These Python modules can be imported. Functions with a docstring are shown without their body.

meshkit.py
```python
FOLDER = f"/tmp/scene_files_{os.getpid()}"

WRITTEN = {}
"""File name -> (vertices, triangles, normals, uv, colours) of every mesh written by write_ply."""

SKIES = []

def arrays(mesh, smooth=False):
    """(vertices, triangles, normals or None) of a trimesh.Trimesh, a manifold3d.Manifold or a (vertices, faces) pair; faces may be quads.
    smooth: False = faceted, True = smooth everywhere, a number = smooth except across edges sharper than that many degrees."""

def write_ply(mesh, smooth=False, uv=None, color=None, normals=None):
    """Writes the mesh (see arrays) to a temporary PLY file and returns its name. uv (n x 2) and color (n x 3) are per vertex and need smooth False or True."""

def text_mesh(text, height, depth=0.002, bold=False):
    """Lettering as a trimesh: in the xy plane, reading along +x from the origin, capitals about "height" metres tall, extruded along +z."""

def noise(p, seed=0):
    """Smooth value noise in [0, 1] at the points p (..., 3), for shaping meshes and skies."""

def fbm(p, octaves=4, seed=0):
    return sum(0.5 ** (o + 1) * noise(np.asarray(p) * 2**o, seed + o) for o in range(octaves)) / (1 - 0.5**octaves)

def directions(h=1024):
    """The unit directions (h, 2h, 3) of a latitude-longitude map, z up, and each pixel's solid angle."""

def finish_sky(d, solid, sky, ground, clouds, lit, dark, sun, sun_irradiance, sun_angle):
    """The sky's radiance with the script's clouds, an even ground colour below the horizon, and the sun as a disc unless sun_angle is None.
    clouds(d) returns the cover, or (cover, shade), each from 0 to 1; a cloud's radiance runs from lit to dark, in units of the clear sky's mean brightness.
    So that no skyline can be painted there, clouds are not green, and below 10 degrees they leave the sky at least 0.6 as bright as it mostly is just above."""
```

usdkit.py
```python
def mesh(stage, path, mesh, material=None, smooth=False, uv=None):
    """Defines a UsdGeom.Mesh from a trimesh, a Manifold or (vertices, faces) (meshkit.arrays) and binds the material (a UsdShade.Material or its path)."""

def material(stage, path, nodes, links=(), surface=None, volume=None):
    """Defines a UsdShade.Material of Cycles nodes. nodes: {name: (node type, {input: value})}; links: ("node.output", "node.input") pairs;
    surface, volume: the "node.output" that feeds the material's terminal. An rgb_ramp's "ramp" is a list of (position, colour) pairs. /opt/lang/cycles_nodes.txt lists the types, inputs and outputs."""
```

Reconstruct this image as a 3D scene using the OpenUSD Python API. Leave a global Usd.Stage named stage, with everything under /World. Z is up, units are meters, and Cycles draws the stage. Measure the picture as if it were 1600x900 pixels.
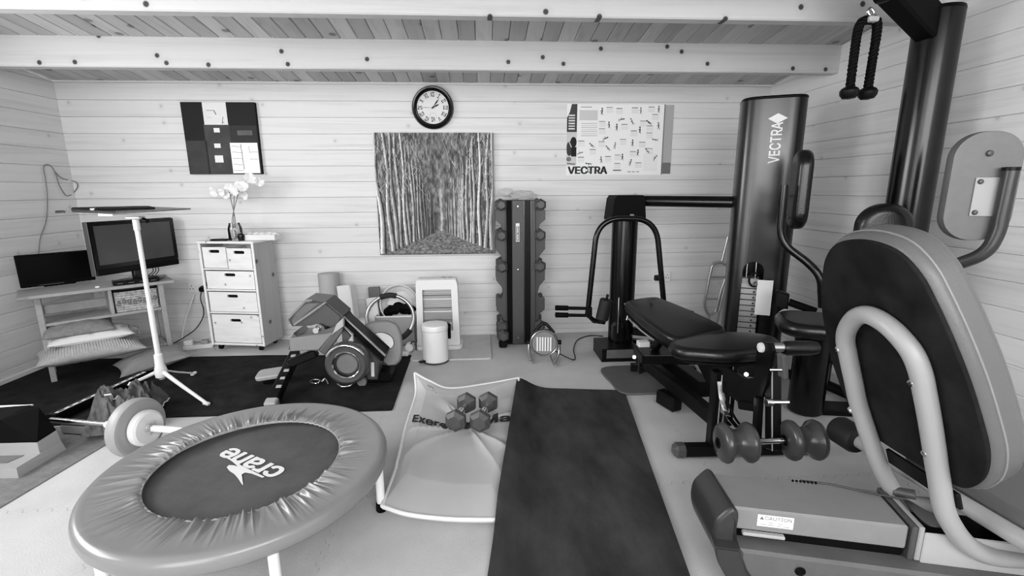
import math, random
import numpy as np
import trimesh, manifold3d, usdkit, meshkit
from shapely.geometry import Polygon, box as sbox, Point, LineString
from shapely import affinity
from shapely.ops import unary_union
from pxr import Usd, UsdGeom, UsdLux, UsdShade, Gf, Sdf, Vt

stage = Usd.Stage.CreateInMemory()
UsdGeom.SetStageUpAxis(stage, UsdGeom.Tokens.z)
UsdGeom.SetStageMetersPerUnit(stage, 1.0)
world = UsdGeom.Xform.Define(stage, '/World')
stage.SetDefaultPrim(world.GetPrim())
rnd = random.Random(7)
rng = np.random.default_rng(7)
A = np.array

# ---------------------------------------------------------------- camera, light, exposure
F, HC = 740.0, 1.18
PITCH, YAW, ROLL = math.radians(11.8), math.radians(3.45), math.radians(-0.36)
c_, s_ = math.cos, math.sin
FW = A([s_(YAW) * c_(PITCH), c_(YAW) * c_(PITCH), -s_(PITCH)])
RT0 = A([c_(YAW), -s_(YAW), 0.0]); UP0 = np.cross(RT0, FW)
RT, UP = RT0 * c_(ROLL) + UP0 * s_(ROLL), UP0 * c_(ROLL) - RT0 * s_(ROLL)
CAM = A([0.0, 0.0, HC])
cam = UsdGeom.Camera.Define(stage, '/World/camera')
cam.CreateHorizontalApertureAttr(36.0)
cam.CreateFocalLengthAttr(36.0 * F / 1600.0)
cam.CreateClippingRangeAttr((0.05, 100.0))
cam.CreateExposureAttr(-0.22)
cam.AddTransformOp().Set(Gf.Matrix4d(*RT, 0, *UP, 0, *(-FW), 0, *CAM, 1))

dome = UsdLux.DomeLight.Define(stage, '/World/sky_light')
dome.CreateIntensityAttr(1.0); dome.CreateColorAttr(Gf.Vec3f(1.0, 1.0, 1.0))

def window_light(name, centre, target, w, h, power):
    """daylight coming in through one glazed opening"""
    l = UsdLux.RectLight.Define(stage, '/World/' + name)
    l.CreateWidthAttr(w); l.CreateHeightAttr(h); l.CreateIntensityAttr(power)
    l.CreateColorAttr(Gf.Vec3f(1, 1, 1))
    z = -(A(target, float) - A(centre, float)); z /= np.linalg.norm(z)
    x = np.cross([0, 0, 1.0], z); x /= np.linalg.norm(x); y = np.cross(z, x)
    l.AddTransformOp().Set(Gf.Matrix4d(*x, 0, *y, 0, *z, 0, *centre, 1))

WIN_FRONT = (-2.50, -0.70, 0.12, 2.45)     # x0, x1, z0, z1 glazed doors in the wall behind the camera
WIN_FRONT2 = (-0.50, 2.00, 0.95, 2.45)
WIN_LEFT = (0.65, 2.25, 0.90, 1.92)      # y0, y1, z0, z1 window in the left wall beside the camera
YF = -1.5
window_light('daylight_door', (-1.6, YF + 0.06, 1.28), (-1.6, 1, 1.28), 1.75, 2.25, 4.6)
window_light('daylight_window', (0.75, YF + 0.06, 1.70), (0.75, 1, 1.70), 2.4, 1.4, 7.6)
window_light('daylight_side', (-3.02 + 0.06, 1.45, 1.41), (0, 1.45, 1.41), 1.5, 0.94, 12)

# ---------------------------------------------------------------- rays of the reference view (used to measure positions)
def ray(u, v): return FW + RT * ((u - 800) / F) - UP * ((v - 450) / F)
def Zp(u, v, z=0.0):
    d = ray(u, v); return CAM + d * (z - HC) / d[2]
def Dp(u, v, y):
    d = ray(u, v); return CAM + d * y / d[1]
def Xp(u, v, x):
    d = ray(u, v); return CAM + d * x / d[0]

# ---------------------------------------------------------------- materials (the photograph is black and white: all greys)
MATS = {}
def mat(name, col=0.5, rough=0.5, metal=0.0, spec=0.5, coat=0.0, noise=None, bump=None, trans=0.0):
    """noise: (scale vec, amount, detail); bump: (scale, distance)"""
    nodes = {'p': ('principled_bsdf', {'base_color': (col, col, col), 'roughness': rough, 'metallic': metal, 'specular_ior_level': spec,
                                       'coat_weight': coat, 'coat_roughness': 0.12, 'transmission_weight': trans})}
    links = []
    if noise or bump:
        nodes['tc'] = ('geometry', {})
    if noise:
        sc, amt, det = noise
        nodes['m'] = ('mapping', {'scale': sc if np.ndim(sc) else (sc, sc, sc)})
        nodes['n'] = ('noise_texture', {'scale': 1.0, 'detail': float(det), 'roughness': 0.6})
        lo, hi = max(col * (1 - amt), 0), min(col * (1 + amt), 1)
        nodes['r'] = ('rgb_ramp', {'ramp': [(0.28, (lo,) * 3), (0.72, (hi,) * 3)]})
        links += [('tc.position', 'm.vector'), ('m.vector', 'n.vector'), ('n.fac', 'r.fac'), ('r.color', 'p.base_color')]
    if bump:
        sc, dist = bump
        nodes['m2'] = ('mapping', {'scale': sc if np.ndim(sc) else (sc, sc, sc)})
        nodes['n2'] = ('noise_texture', {'scale': 1.0, 'detail': 3.0})
        nodes['b'] = ('bump', {'strength': 1.0, 'distance': dist})
        links += [('tc.position', 'm2.vector'), ('m2.vector', 'n2.vector'), ('n2.fac', 'b.height'), ('b.normal', 'p.normal')]
    MATS[name] = usdkit.material(stage, '/World/Looks/' + name, nodes, links, surface='p.BSDF')
    return MATS[name]

def wood(name, col, axis, dark=0.85, rough=0.55, knot=0.5, knot_scale=3.0, knot_size=0.05, vary=0.06, grain=1.0):
    """pale softwood: streaky grain along an axis, small dark knots, tone that varies from board to board"""
    g = [26.0, 26.0, 26.0]; g['xyz'.index(axis)] = 0.9
    other = {'x': ('x', 'z'), 'y': ('y', 'z'), 'z': ('z', 'y')}[axis] if name != 'ceiling_wood' else ('y', 'x')
    nodes = {'tc': ('geometry', {}), 'oi': ('object_info', {}),
             'off': ('vector_math', {'math_type': 'scale', 'scale': 13.0}), 'co': ('combine_xyz', {}),
             'add': ('vector_math', {'math_type': 'add'}),
             'm': ('mapping', {'scale': tuple(g)}), 'n': ('noise_texture', {'scale': 1.0, 'detail': 5.0, 'roughness': 0.6, 'distortion': 0.6}),
             'r': ('rgb_ramp', {'ramp': [(0.25, (col * dark,) * 3), (0.5, (col,) * 3), (0.75, (col * 1.04,) * 3)]}),
             'sp': ('separate_xyz', {}), 'c2': ('combine_xyz', {}), 'v': ('voronoi_texture', {'dimensions': '2D', 'scale': float(knot_scale), 'randomness': 1.0}),
             'r2': ('rgb_ramp', {'ramp': [(0.0, (1 - knot,) * 3), (knot_size, (1 - knot,) * 3), (knot_size * 1.5, (0.93,) * 3), (knot_size * 4, (1, 1, 1))]}),
             'mx': ('mix', {'mix_type': 'multiply', 'fac': 1.0}),
             'mr': ('map_range', {'from_min': 0.0, 'from_max': 1.0, 'to_min': 1 - vary, 'to_max': 1 + vary * 0.4}),
             'mx2': ('vector_math', {'math_type': 'scale'}),
             'b': ('bump', {'strength': 0.35, 'distance': 0.001}),
             'p': ('principled_bsdf', {'roughness': rough, 'specular_ior_level': 0.35})}
    links = [('oi.random', 'co.x'), ('oi.random', 'co.y'), ('oi.random', 'co.z'), ('co.vector', 'off.vector1'),
             ('tc.position', 'add.vector1'), ('off.vector', 'add.vector2'), ('add.vector', 'm.vector'), ('m.vector', 'n.vector'), ('n.fac', 'r.fac'),
             ('add.vector', 'sp.vector'), ('sp.' + other[0], 'c2.x'), ('sp.' + other[1], 'c2.y'), ('c2.vector', 'v.vector'), ('v.distance', 'r2.fac'), ('r.color', 'mx.color1'), ('r2.color', 'mx.color2'),
             ('oi.random', 'mr.value'), ('mx.color', 'mx2.vector1'), ('mr.result', 'mx2.scale'), ('mx2.vector', 'p.base_color'),
             ('n.fac', 'b.height'), ('b.normal', 'p.normal')]
    MATS[name] = usdkit.material(stage, '/World/Looks/' + name, nodes, links, surface='p.BSDF')

wood('wall_wood_x', 0.74, 'x', dark=0.84, knot=0.25, knot_scale=2.6, knot_size=0.020, vary=0.04)
wood('wall_wood_y', 0.76, 'y', dark=0.84, knot=0.25, knot_scale=2.6, knot_size=0.020, vary=0.04)
wood('ceiling_wood', 0.50, 'y', dark=0.78, knot=0.6, knot_scale=2.4, knot_size=0.04, vary=0.30)
wood('beam_wood', 0.56, 'x', dark=0.86, knot=0.92, knot_scale=4.4, knot_size=0.045, vary=0.02)
wood('pine_wood_x', 0.84, 'x', dark=0.86, knot=0.6, knot_scale=5.0, knot_size=0.028, vary=0.04)
wood('pine_wood_z', 0.46, 'z', dark=0.82, knot=0.75, knot_scale=4.0, knot_size=0.05, vary=0.05)
wood('shelf_wood', 0.36, 'y', dark=0.85, knot=0.3, vary=0.06)
mat('foam_floor', 0.55, 0.75, noise=(3.0, 0.10, 6), bump=(180, 0.0008))
mat('carpet_dark', 0.022, 0.95, spec=0.06, noise=(9.0, 0.5, 6), bump=(300, 0.003))
mat('sheet_grey', 0.20, 0.95, spec=0.2, noise=(30.0, 0.2, 5), bump=(260, 0.002))
mat('board_grey', 0.58, 0.6, noise=(12.0, 0.08, 3))
mat('foam_black', 0.012, 0.6, spec=0.3)
mat('rubber_mat', 0.040, 0.75, spec=0.15, noise=((7.0, 3.0, 7.0), 0.55, 7), bump=(160, 0.0012))
mat('tramp_mesh', 0.085, 0.75, spec=0.3, noise=(8.0, 0.25, 5), bump=(420, 0.0008))
mat('skirt_vinyl', 0.22, 0.24, spec=0.6, noise=(4.0, 0.06, 2))
mat('tower_gloss', 0.003, 0.26, spec=0.65)
mat('black_gloss', 0.003, 0.20, spec=0.42, coat=0.0)
mat('black_satin', 0.004, 0.36, spec=0.16)
mat('black_matte', 0.003, 0.6, spec=0.08)
mat('black_vinyl', 0.004, 0.30, spec=0.5, bump=(120, 0.0006))
mat('grey_vinyl', 0.115, 0.38, spec=0.45, bump=(240, 0.0005))
mat('pad_back_grey', 0.15, 0.5, noise=(40.0, 0.06, 3))
mat('roller_grey', 0.055, 0.26, spec=0.5)
mat('suede_dark', 0.011, 0.9, spec=0.12, noise=(9.0, 0.7, 7), bump=(300, 0.0008))
mat('tube_pale', 0.33, 0.38, spec=0.5)
mat('box_grey', 0.22, 0.45, noise=(20.0, 0.05, 3))
mat('panel_grey', 0.10, 0.5, noise=(14.0, 0.12, 3), bump=(420, 0.0005))
mat('shroud_dark', 0.030, 0.33, spec=0.5)
mat('plate_pale', 0.40, 0.5)
mat('chrome', 0.75, 0.12, metal=1.0)
mat('steel_brushed', 0.60, 0.3, metal=1.0)
mat('steel_plates', 0.50, 0.35, metal=0.6)
mat('silver_paint', 0.18, 0.28, metal=0.8)
mat('grey_plastic', 0.065, 0.36)
mat('grey_light_plastic', 0.36, 0.45)
mat('rack_grey', 0.055, 0.45, noise=(20.0, 0.1, 3))
mat('iron_grey', 0.06, 0.42, spec=0.5, noise=(60.0, 0.2, 3))
mat('white_plastic', 0.80, 0.35)
mat('white_enamel', 0.84, 0.2)
mat('white_paint', 0.78, 0.5)
mat('paper', 0.82, 0.7)
mat('ink', 0.02, 0.7)
mat('ink_grey', 0.15, 0.7)
mat('screen_black', 0.003, 0.2, spec=0.08)
mat('screen_grey', 0.075, 0.35, noise=(6.0, 0.15, 3))
mat('cloth_pale', 0.38, 0.9, spec=0.2, noise=(60.0, 0.1, 3), bump=(350, 0.001))
mat('cloth_white', 0.70, 0.9, spec=0.2, bump=(300, 0.001))
mat('cloth_mid', 0.22, 0.9, spec=0.2, noise=(40.0, 0.15, 3), bump=(300, 0.001))
mat('cloth_dark', 0.11, 0.85, spec=0.2, noise=(20.0, 0.4, 4), bump=(200, 0.002))
mat('satin_grey', 0.22, 0.32)
mat('pvc_pale', 0.52, 0.42, noise=(5.0, 0.05, 3))
mat('foam_block', 0.74, 0.8)
mat('foam_roll', 0.40, 0.6)
mat('cable_dark', 0.03, 0.5)
mat('cable_grey', 0.22, 0.5)
mat('petal', 0.82, 0.6)
mat('stem', 0.16, 0.6)
mat('wicker', 0.45, 0.8, noise=((70.0, 70.0, 50.0), 0.5, 3), bump=((150, 150, 60), 0.004))
mat('terracotta', 0.25, 0.7)
MATS['glass'] = usdkit.material(stage, '/World/Looks/glass', {'t': ('transparent_bsdf', {'color': (0.93,) * 3}), 'g': ('glossy_bsdf', {'roughness': 0.03, 'color': (1, 1, 1)}),
    'f': ('fresnel', {'IOR': 1.5}), 'm': ('mix_closure', {})}, [('f.fac', 'm.fac'), ('t.BSDF', 'm.closure1'), ('g.BSDF', 'm.closure2')], surface='m.closure')
MATS['clear_film'] = usdkit.material(stage, '/World/Looks/clear_film', {'t': ('transparent_bsdf', {'color': (0.9,) * 3}), 'g': ('principled_bsdf', {'base_color': (0.75,) * 3, 'roughness': 0.15}),
    'm': ('mix_closure', {'fac': 0.35})}, [('t.BSDF', 'm.closure1'), ('g.BSDF', 'm.closure2')], surface='m.closure')
MATS['clear_lens'] = usdkit.material(stage, '/World/Looks/clear_lens', {'t': ('transparent_bsdf', {'color': (0.97,) * 3}), 'g': ('glossy_bsdf', {'roughness': 0.05, 'color': (1, 1, 1)}),
    'f': ('fresnel', {'IOR': 1.04}), 'm': ('mix_closure', {})}, [('f.fac', 'm.fac'), ('t.BSDF', 'm.closure1'), ('g.BSDF', 'm.closure2')], surface='m.closure')
for nm, rg in (('print_paper', 0.7), ('print_canvas', 0.6), ('print_cloth', 0.9)):
    MATS[nm] = usdkit.material(stage, '/World/Looks/' + nm, {'a': ('attribute', {'attribute': 'tone'}), 'p': ('principled_bsdf', {'roughness': rg, 'specular_ior_level': 0.3})},
                               [('a.color', 'p.base_color')], surface='p.BSDF')

# ---------------------------------------------------------------- mesh helpers
cat = trimesh.util.concatenate
def nrm(v): v = A(v, float); return v / np.linalg.norm(v)
def hull(points):
    return trimesh.convex.convex_hull(A(points, float))
def obox(c, X, Y, Zv, sx, sy, sz, b=0.0):
    """oriented box with chamfered edges: centre, unit axes, full sizes"""
    c, X, Y, Zv = A(c, float), A(X, float), A(Y, float), A(Zv, float)
    h = A([sx, sy, sz]) / 2
    b = min(b, h.min() * 0.98)
    P = []
    for i in (-1, 1):
        for j in (-1, 1):
            for k in (-1, 1):
                s = A([i, j, k]) * h
                if b <= 0: P.append(s)
                else:
                    for d in np.eye(3):
                        P.append(s - A([i, j, k]) * b * (1 - d))
    m = hull(P)
    m.vertices = c + m.vertices @ np.stack([X, Y, Zv])
    if np.dot(np.cross(X, Y), Zv) < 0: m.invert()
    return m
def box(x0, x1, y0, y1, z0, z1, b=0.0):
    return obox(((x0 + x1) / 2, (y0 + y1) / 2, (z0 + z1) / 2), (1, 0, 0), (0, 1, 0), (0, 0, 1), x1 - x0, y1 - y0, z1 - z0, b)
def frame(t, ref=None):
    t = nrm(t)
    r = A([0, 0, 1.0]) if ref is None else A(ref, float)
    if abs(t @ nrm(r)) > 0.98: r = A([1.0, 0, 0])
    x = nrm(np.cross(r, t)); return x, np.cross(t, x), t
def tube(P, r, n=14, closed=False, cap=True):
    P = A(P, float); N = len(P)
    r = np.broadcast_to(A(r, float), (N,))
    if closed: T = np.roll(P, -1, 0) - np.roll(P, 1, 0)
    else: T = np.gradient(P, axis=0)
    T = T / (np.linalg.norm(T, axis=1, keepdims=True) + 1e-12)
    x, y, _ = frame(T[0]); X = [x]
    for i in range(1, N):
        a = X[-1] - T[i] * (X[-1] @ T[i]); X.append(nrm(a))
    X = A(X); Yv = np.cross(T, X)
    ang = np.arange(n) * 2 * np.pi / n
    V = P[:, None] + r[:, None, None] * (np.cos(ang)[None, :, None] * X[:, None] + np.sin(ang)[None, :, None] * Yv[:, None])
    Fc = []
    for i in range(N if closed else N - 1):
        k = (i + 1) % N
        for j in range(n):
            l = (j + 1) % n
            Fc += [[i * n + j, i * n + l, k * n + l], [i * n + j, k * n + l, k * n + j]]
    V = V.reshape(-1, 3)
    if cap and not closed:
        V = np.vstack([V, P[0], P[-1]]); a, b = len(V) - 2, len(V) - 1
        for j in range(n):
            l = (j + 1) % n
            Fc += [[a, l, j], [b, (N - 1) * n + j, (N - 1) * n + l]]
    return trimesh.Trimesh(V, Fc, process=False)
def rounded(P, rad, n=6, closed=False):
    """a polyline with its corners rounded"""
    P = [A(p, float) for p in P]; out = []
    N = len(P)
    for i in range(N):
        if not closed and i in (0, N - 1): out.append(P[i]); continue
        a, b, c = P[i - 1], P[i], P[(i + 1) % N]
        rr = rad[i] if np.ndim(rad) else rad
        l = min(rr, np.linalg.norm(a - b) * 0.49, np.linalg.norm(c - b) * 0.49)
        p, q = b + nrm(a - b) * l, b + nrm(c - b) * l
        for t in np.linspace(0, 1, n):
            out.append((1 - t) ** 2 * p + 2 * t * (1 - t) * b + t * t * q)
    return A(out)
def lathe(prof, O, axis=(0, 0, 1), n=32):
    """prof: (radius, height along the axis)"""
    x, y, t = frame(axis); O = A(O, float)
    ang = np.arange(n) * 2 * np.pi / n
    V, Fc = [], []
    for r, h in prof:
        r = max(r, 1e-5)
        V += [O + t * h + r * (math.cos(a) * x + math.sin(a) * y) for a in ang]
    for i in range(len(prof) - 1):
        for j in range(n):
            l = (j + 1) % n
            Fc += [[i * n + j, i * n + l, (i + 1) * n + l], [i * n + j, (i + 1) * n + l, (i + 1) * n + j]]
    return trimesh.Trimesh(V, Fc, process=False)
def cyl(p, q, r, n=20, b=None):
    p, q = A(p, float), A(q, float); L = np.linalg.norm(q - p); b = min(r, L / 2) * 0.12 if b is None else b
    return lathe([(0, 0), (r - b, 0), (r, b), (r, L - b), (r - b, L), (0, L)], p, q - p, n)
def place(m, O, X, Y, Zv=None):
    X, Y = A(X, float), A(Y, float); Zv = np.cross(X, Y) if Zv is None else A(Zv, float)
    m = m.copy(); m.vertices = A(O, float) + m.vertices @ np.stack([X, Y, Zv])
    if np.dot(np.cross(X, Y), Zv) < 0: m.invert()
    return m
def ext(poly, h, O=(0, 0, 0), X=(1, 0, 0), Y=(0, 1, 0), b=0.0):
    """a flat outline given thickness h along X x Y, its rims chamfered by b"""
    if not isinstance(poly, Polygon): poly = Polygon(poly)
    poly = poly.buffer(0)
    if b <= 0:
        m = trimesh.creation.extrude_polygon(poly, h)
    else:
        inner = poly.buffer(-b)
        ms = [trimesh.creation.extrude_polygon(poly, h - 2 * b)]
        ms[0].apply_translation((0, 0, b))
        if not inner.is_empty and inner.geom_type == 'Polygon' and not poly.interiors:
            a = np.vstack([np.c_[A(poly.exterior.coords)[:-1], np.full(len(poly.exterior.coords) - 1, z)] for z in (b, h - b)])
            c = np.vstack([np.c_[A(inner.exterior.coords)[:-1], np.full(len(inner.exterior.coords) - 1, z)] for z in (0, h)])
            if poly.convex_hull.area < poly.area * 1.002:
                return place(hull(np.vstack([a, c])), O, X, Y)
            for z0 in (0, h - b):
                k = trimesh.creation.extrude_polygon(inner, b); k.apply_translation((0, 0, z0)); ms.append(k)
        m = cat(ms)
    return place(m, O, X, Y)
def soft(outline, h, O, X, Y, r, n=5, dome=0.0):
    """a cushion: smooth closed outline (k x 2) lofted with rounded rims of radius r on a slab of thickness h"""
    P = A(outline, float)
    if Polygon(P).exterior.is_ccw is False: P = P[::-1]
    tan = np.roll(P, -1, 0) - np.roll(P, 1, 0); nor = np.c_[tan[:, 1], -tan[:, 0]]; nor /= np.linalg.norm(nor, axis=1, keepdims=True)
    rings = []
    for t in np.linspace(0, np.pi / 2, n): rings.append((r * (1 - math.sin(t)), r * (1 - math.cos(t))))
    for t in np.linspace(np.pi / 2, 0, n): rings.append((r * (1 - math.sin(t)), h - r * (1 - math.cos(t))))
    K = len(P); V, Fc = [], []
    for ins, z in rings: V += list(np.c_[P - nor * ins, np.full(K, z)])
    for i in range(len(rings) - 1):
        for j in range(K):
            l = (j + 1) % K
            Fc += [[i * K + j, i * K + l, (i + 1) * K + l], [i * K + j, (i + 1) * K + l, (i + 1) * K + j]]
    cen = P.mean(0)
    for base, z, sgn in ((0, 0, 1), ((len(rings) - 1) * K, h, -1)):
        prev = base
        inner0 = V[base:base + K]
        for f in (0.66, 0.33):
            st = len(V)
            for q in inner0:
                V.append(A([cen[0] + (q[0] - cen[0]) * f, cen[1] + (q[1] - cen[1]) * f, z + (dome * (1 - f * f) if sgn < 0 else 0)]))
            for j in range(K):
                l = (j + 1) % K
                t = [[prev + j, st + l, prev + l], [prev + j, st + j, st + l]]
                Fc += [x if sgn > 0 else x[::-1] for x in t]
            prev = st
        V.append(A([cen[0], cen[1], z + (dome if sgn < 0 else 0)])); e = len(V) - 1
        for j in range(K):
            l = (j + 1) % K
            Fc.append([e, l, prev + j][::1] if False else ([prev + j, e, prev + l] if sgn > 0 else [prev + j, prev + l, e]))
    return place(trimesh.Trimesh(V, Fc, process=False), O, X, Y)
def smooth_loop(P, n=80):
    """a closed Catmull-Rom curve through points, evenly resampled"""
    P = A(P, float); k = len(P); out = []
    for i in range(k):
        p0, p1, p2, p3 = P[i - 1], P[i], P[(i + 1) % k], P[(i + 2) % k]
        for t in np.linspace(0, 1, 12, endpoint=False):
            out.append(0.5 * ((2 * p1) + (-p0 + p2) * t + (2 * p0 - 5 * p1 + 4 * p2 - p3) * t * t + (-p0 + 3 * p1 - 3 * p2 + p3) * t ** 3))
    out = A(out); d = np.r_[0, np.cumsum(np.linalg.norm(np.diff(np.vstack([out, out[:1]]), axis=0), axis=1))]
    s = np.linspace(0, d[-1], n, endpoint=False); Q = np.vstack([out, out[:1]])
    return np.stack([np.interp(s, d, Q[:, i]) for i in range(out.shape[1])], 1)
def spline(P, n=40):
    P = A(P, float); Q = np.vstack([2 * P[0] - P[1], P, 2 * P[-1] - P[-2]]); out = []
    for i in range(1, len(Q) - 2):
        p0, p1, p2, p3 = Q[i - 1:i + 3]
        for t in np.linspace(0, 1, max(3, n // (len(P) - 1)), endpoint=False):
            out.append(0.5 * ((2 * p1) + (-p0 + p2) * t + (2 * p0 - 5 * p1 + 4 * p2 - p3) * t * t + (-p0 + 3 * p1 - 3 * p2 + p3) * t ** 3))
    out.append(P[-1]); return A(out)
def rrect(w, h, r, n=6, cx=0, cy=0):
    pts = []
    for sx, sy, a0 in ((1, 1, 0), (-1, 1, 90), (-1, -1, 180), (1, -1, 270)):
        for t in np.linspace(0, 90, n):
            a = math.radians(a0 + t); pts.append((cx + sx * (w / 2 - r) + r * math.cos(a), cy + sy * (h / 2 - r) + r * math.sin(a)))
    return A(pts)
def grid(P, closed_back=None):
    """P: (a, b, 3) array of points -> sheet"""
    a, b = P.shape[:2]
    i, j = np.meshgrid(np.arange(a - 1), np.arange(b - 1), indexing='ij')
    q = np.stack([i * b + j, (i + 1) * b + j, (i + 1) * b + j + 1, i * b + j + 1], -1).reshape(-1, 4)
    return trimesh.Trimesh(P.reshape(-1, 3), np.vstack([q[:, [0, 1, 2]], q[:, [0, 2, 3]]]), process=False)
def slab(P, th):
    """sheet P with thickness th downwards along its normals, closed at the rim"""
    a, b = P.shape[:2]; top = grid(P); n = top.vertex_normals
    Q = P.reshape(-1, 3) - n * th
    V = np.vstack([P.reshape(-1, 3), Q]); Fc = [top.faces, top.faces[:, ::-1] + a * b]
    rim = [(0, j) for j in range(b)] + [(i, b - 1) for i in range(1, a)] + [(a - 1, j) for j in range(b - 2, -1, -1)] + [(i, 0) for i in range(a - 2, 0, -1)]
    ids = [i * b + j for i, j in rim]; E = []
    for k in range(len(ids)):
        p, q = ids[k], ids[(k + 1) % len(ids)]
        E += [[p, q, q + a * b], [p, q + a * b, p + a * b]]
    m = trimesh.Trimesh(V, np.vstack(Fc + [A(E)]), process=False)
    m.fix_normals(); return m
def fbm(p, o=4, s=0): return meshkit.fbm(A(p, float), o, s) - 0.5
def text(s, h, O, X, Y, depth=0.0015, bold=False, centre=False):
    m = meshkit.text_mesh(s, h, depth, bold)
    if centre:
        b = m.bounds; m.apply_translation([-(b[0][0] + b[1][0]) / 2, -(b[0][1] + b[1][1]) / 2, 0])
    return place(m, O, X, Y)
def text_fit(s, w, h, O, X, Y, depth=0.0015, bold=False, heavy=0.0):
    """lettering squeezed to exactly w x h, lower left corner at O"""
    m = meshkit.text_mesh(s, 0.1, depth, bold); b = m.bounds
    m.apply_translation([-b[0][0], -b[0][1], 0]); e = m.extents
    m.apply_scale([(w - heavy) / e[0], h / e[1], 1])
    if heavy: m = cat([m.copy().apply_translation((heavy * k, 0, depth * 0.02 * k)) for k in (0, 0.5, 1)])
    return place(m, O, X, Y)

# ---------------------------------------------------------------- scene helpers
USED = {}
def fresh(parent, name):
    k = USED.get((parent, name), 0); USED[(parent, name)] = k + 1
    return f'{parent}/{name}' if k == 0 else f'{parent}/{name}_{k:03d}'
def data(path, label=None, cat=None, group=None, kind=None):
    p = stage.GetPrimAtPath(path)
    for k, v in (('label', label), ('category', cat), ('group', group), ('kind', kind)):
        if v: p.SetCustomDataByKey(k, v)
def put(path, m, material, smooth=35, tone=None):
    if tone is not None:
        ms = usdkit.mesh(stage, path, m, MATS[material], smooth=False)
        UsdGeom.PrimvarsAPI(ms).CreatePrimvar('tone', Sdf.ValueTypeNames.Color3fArray, 'vertex').Set(Vt.Vec3fArray.FromNumpy(np.repeat(A(tone, np.float32)[:, None], 3, 1)))
    else:
        ms = usdkit.mesh(stage, path, m, MATS[material], smooth=smooth)
    return path
class Thing:
    def __init__(self, name, label=None, category=None, loc=(0, 0, 0), rz=0.0, group=None, kind=None, matrix=None):
        self.name, self.label, self.category, self.group = name, label, category, group
        self.path = fresh('/World', name)
        self.x = UsdGeom.Xform.Define(stage, self.path)
        if matrix is None:
            c, s = math.cos(rz), math.sin(rz)
            matrix = np.array([[c, -s, 0, loc[0]], [s, c, 0, loc[1]], [0, 0, 1, loc[2]], [0, 0, 0, 1.0]])
        self.M = matrix
        self.x.AddTransformOp().Set(Gf.Matrix4d(*matrix.T.ravel()))
        data(self.path, label, category, group, kind)
    def part(self, name, m, material, parent=None, label=None, smooth=35, local=False, tone=None, kind=None):
        if not local:
            m = m.copy(); m.apply_transform(np.linalg.inv(self.M))
        path = fresh(parent or self.path, name)
        put(path, m, material, smooth, tone)
        if label or kind: data(path, label, kind=kind)
        return path
    def copy(self, matrix, label, group=None):
        p = fresh('/World', self.name); x = UsdGeom.Xform.Define(stage, p)
        x.AddTransformOp().Set(Gf.Matrix4d(*A(matrix, float).T.ravel()))
        x.GetPrim().GetReferences().AddInternalReference(self.path); x.GetPrim().SetInstanceable(True)
        data(p, label, self.category, group or self.group)
        return p
def single(name, m, material, label, category, group=None, smooth=35, kind=None, tone=None):
    p = put(fresh('/World', name), m, material, smooth, tone); data(p, label, category, group, kind); return p
def mtx(loc, X=(1, 0, 0), Y=(0, 1, 0), Zv=None):
    Zv = np.cross(X, Y) if Zv is None else Zv
    m = np.eye(4); m[:3, 0], m[:3, 1], m[:3, 2], m[:3, 3] = X, Y, Zv, loc; return m

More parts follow.
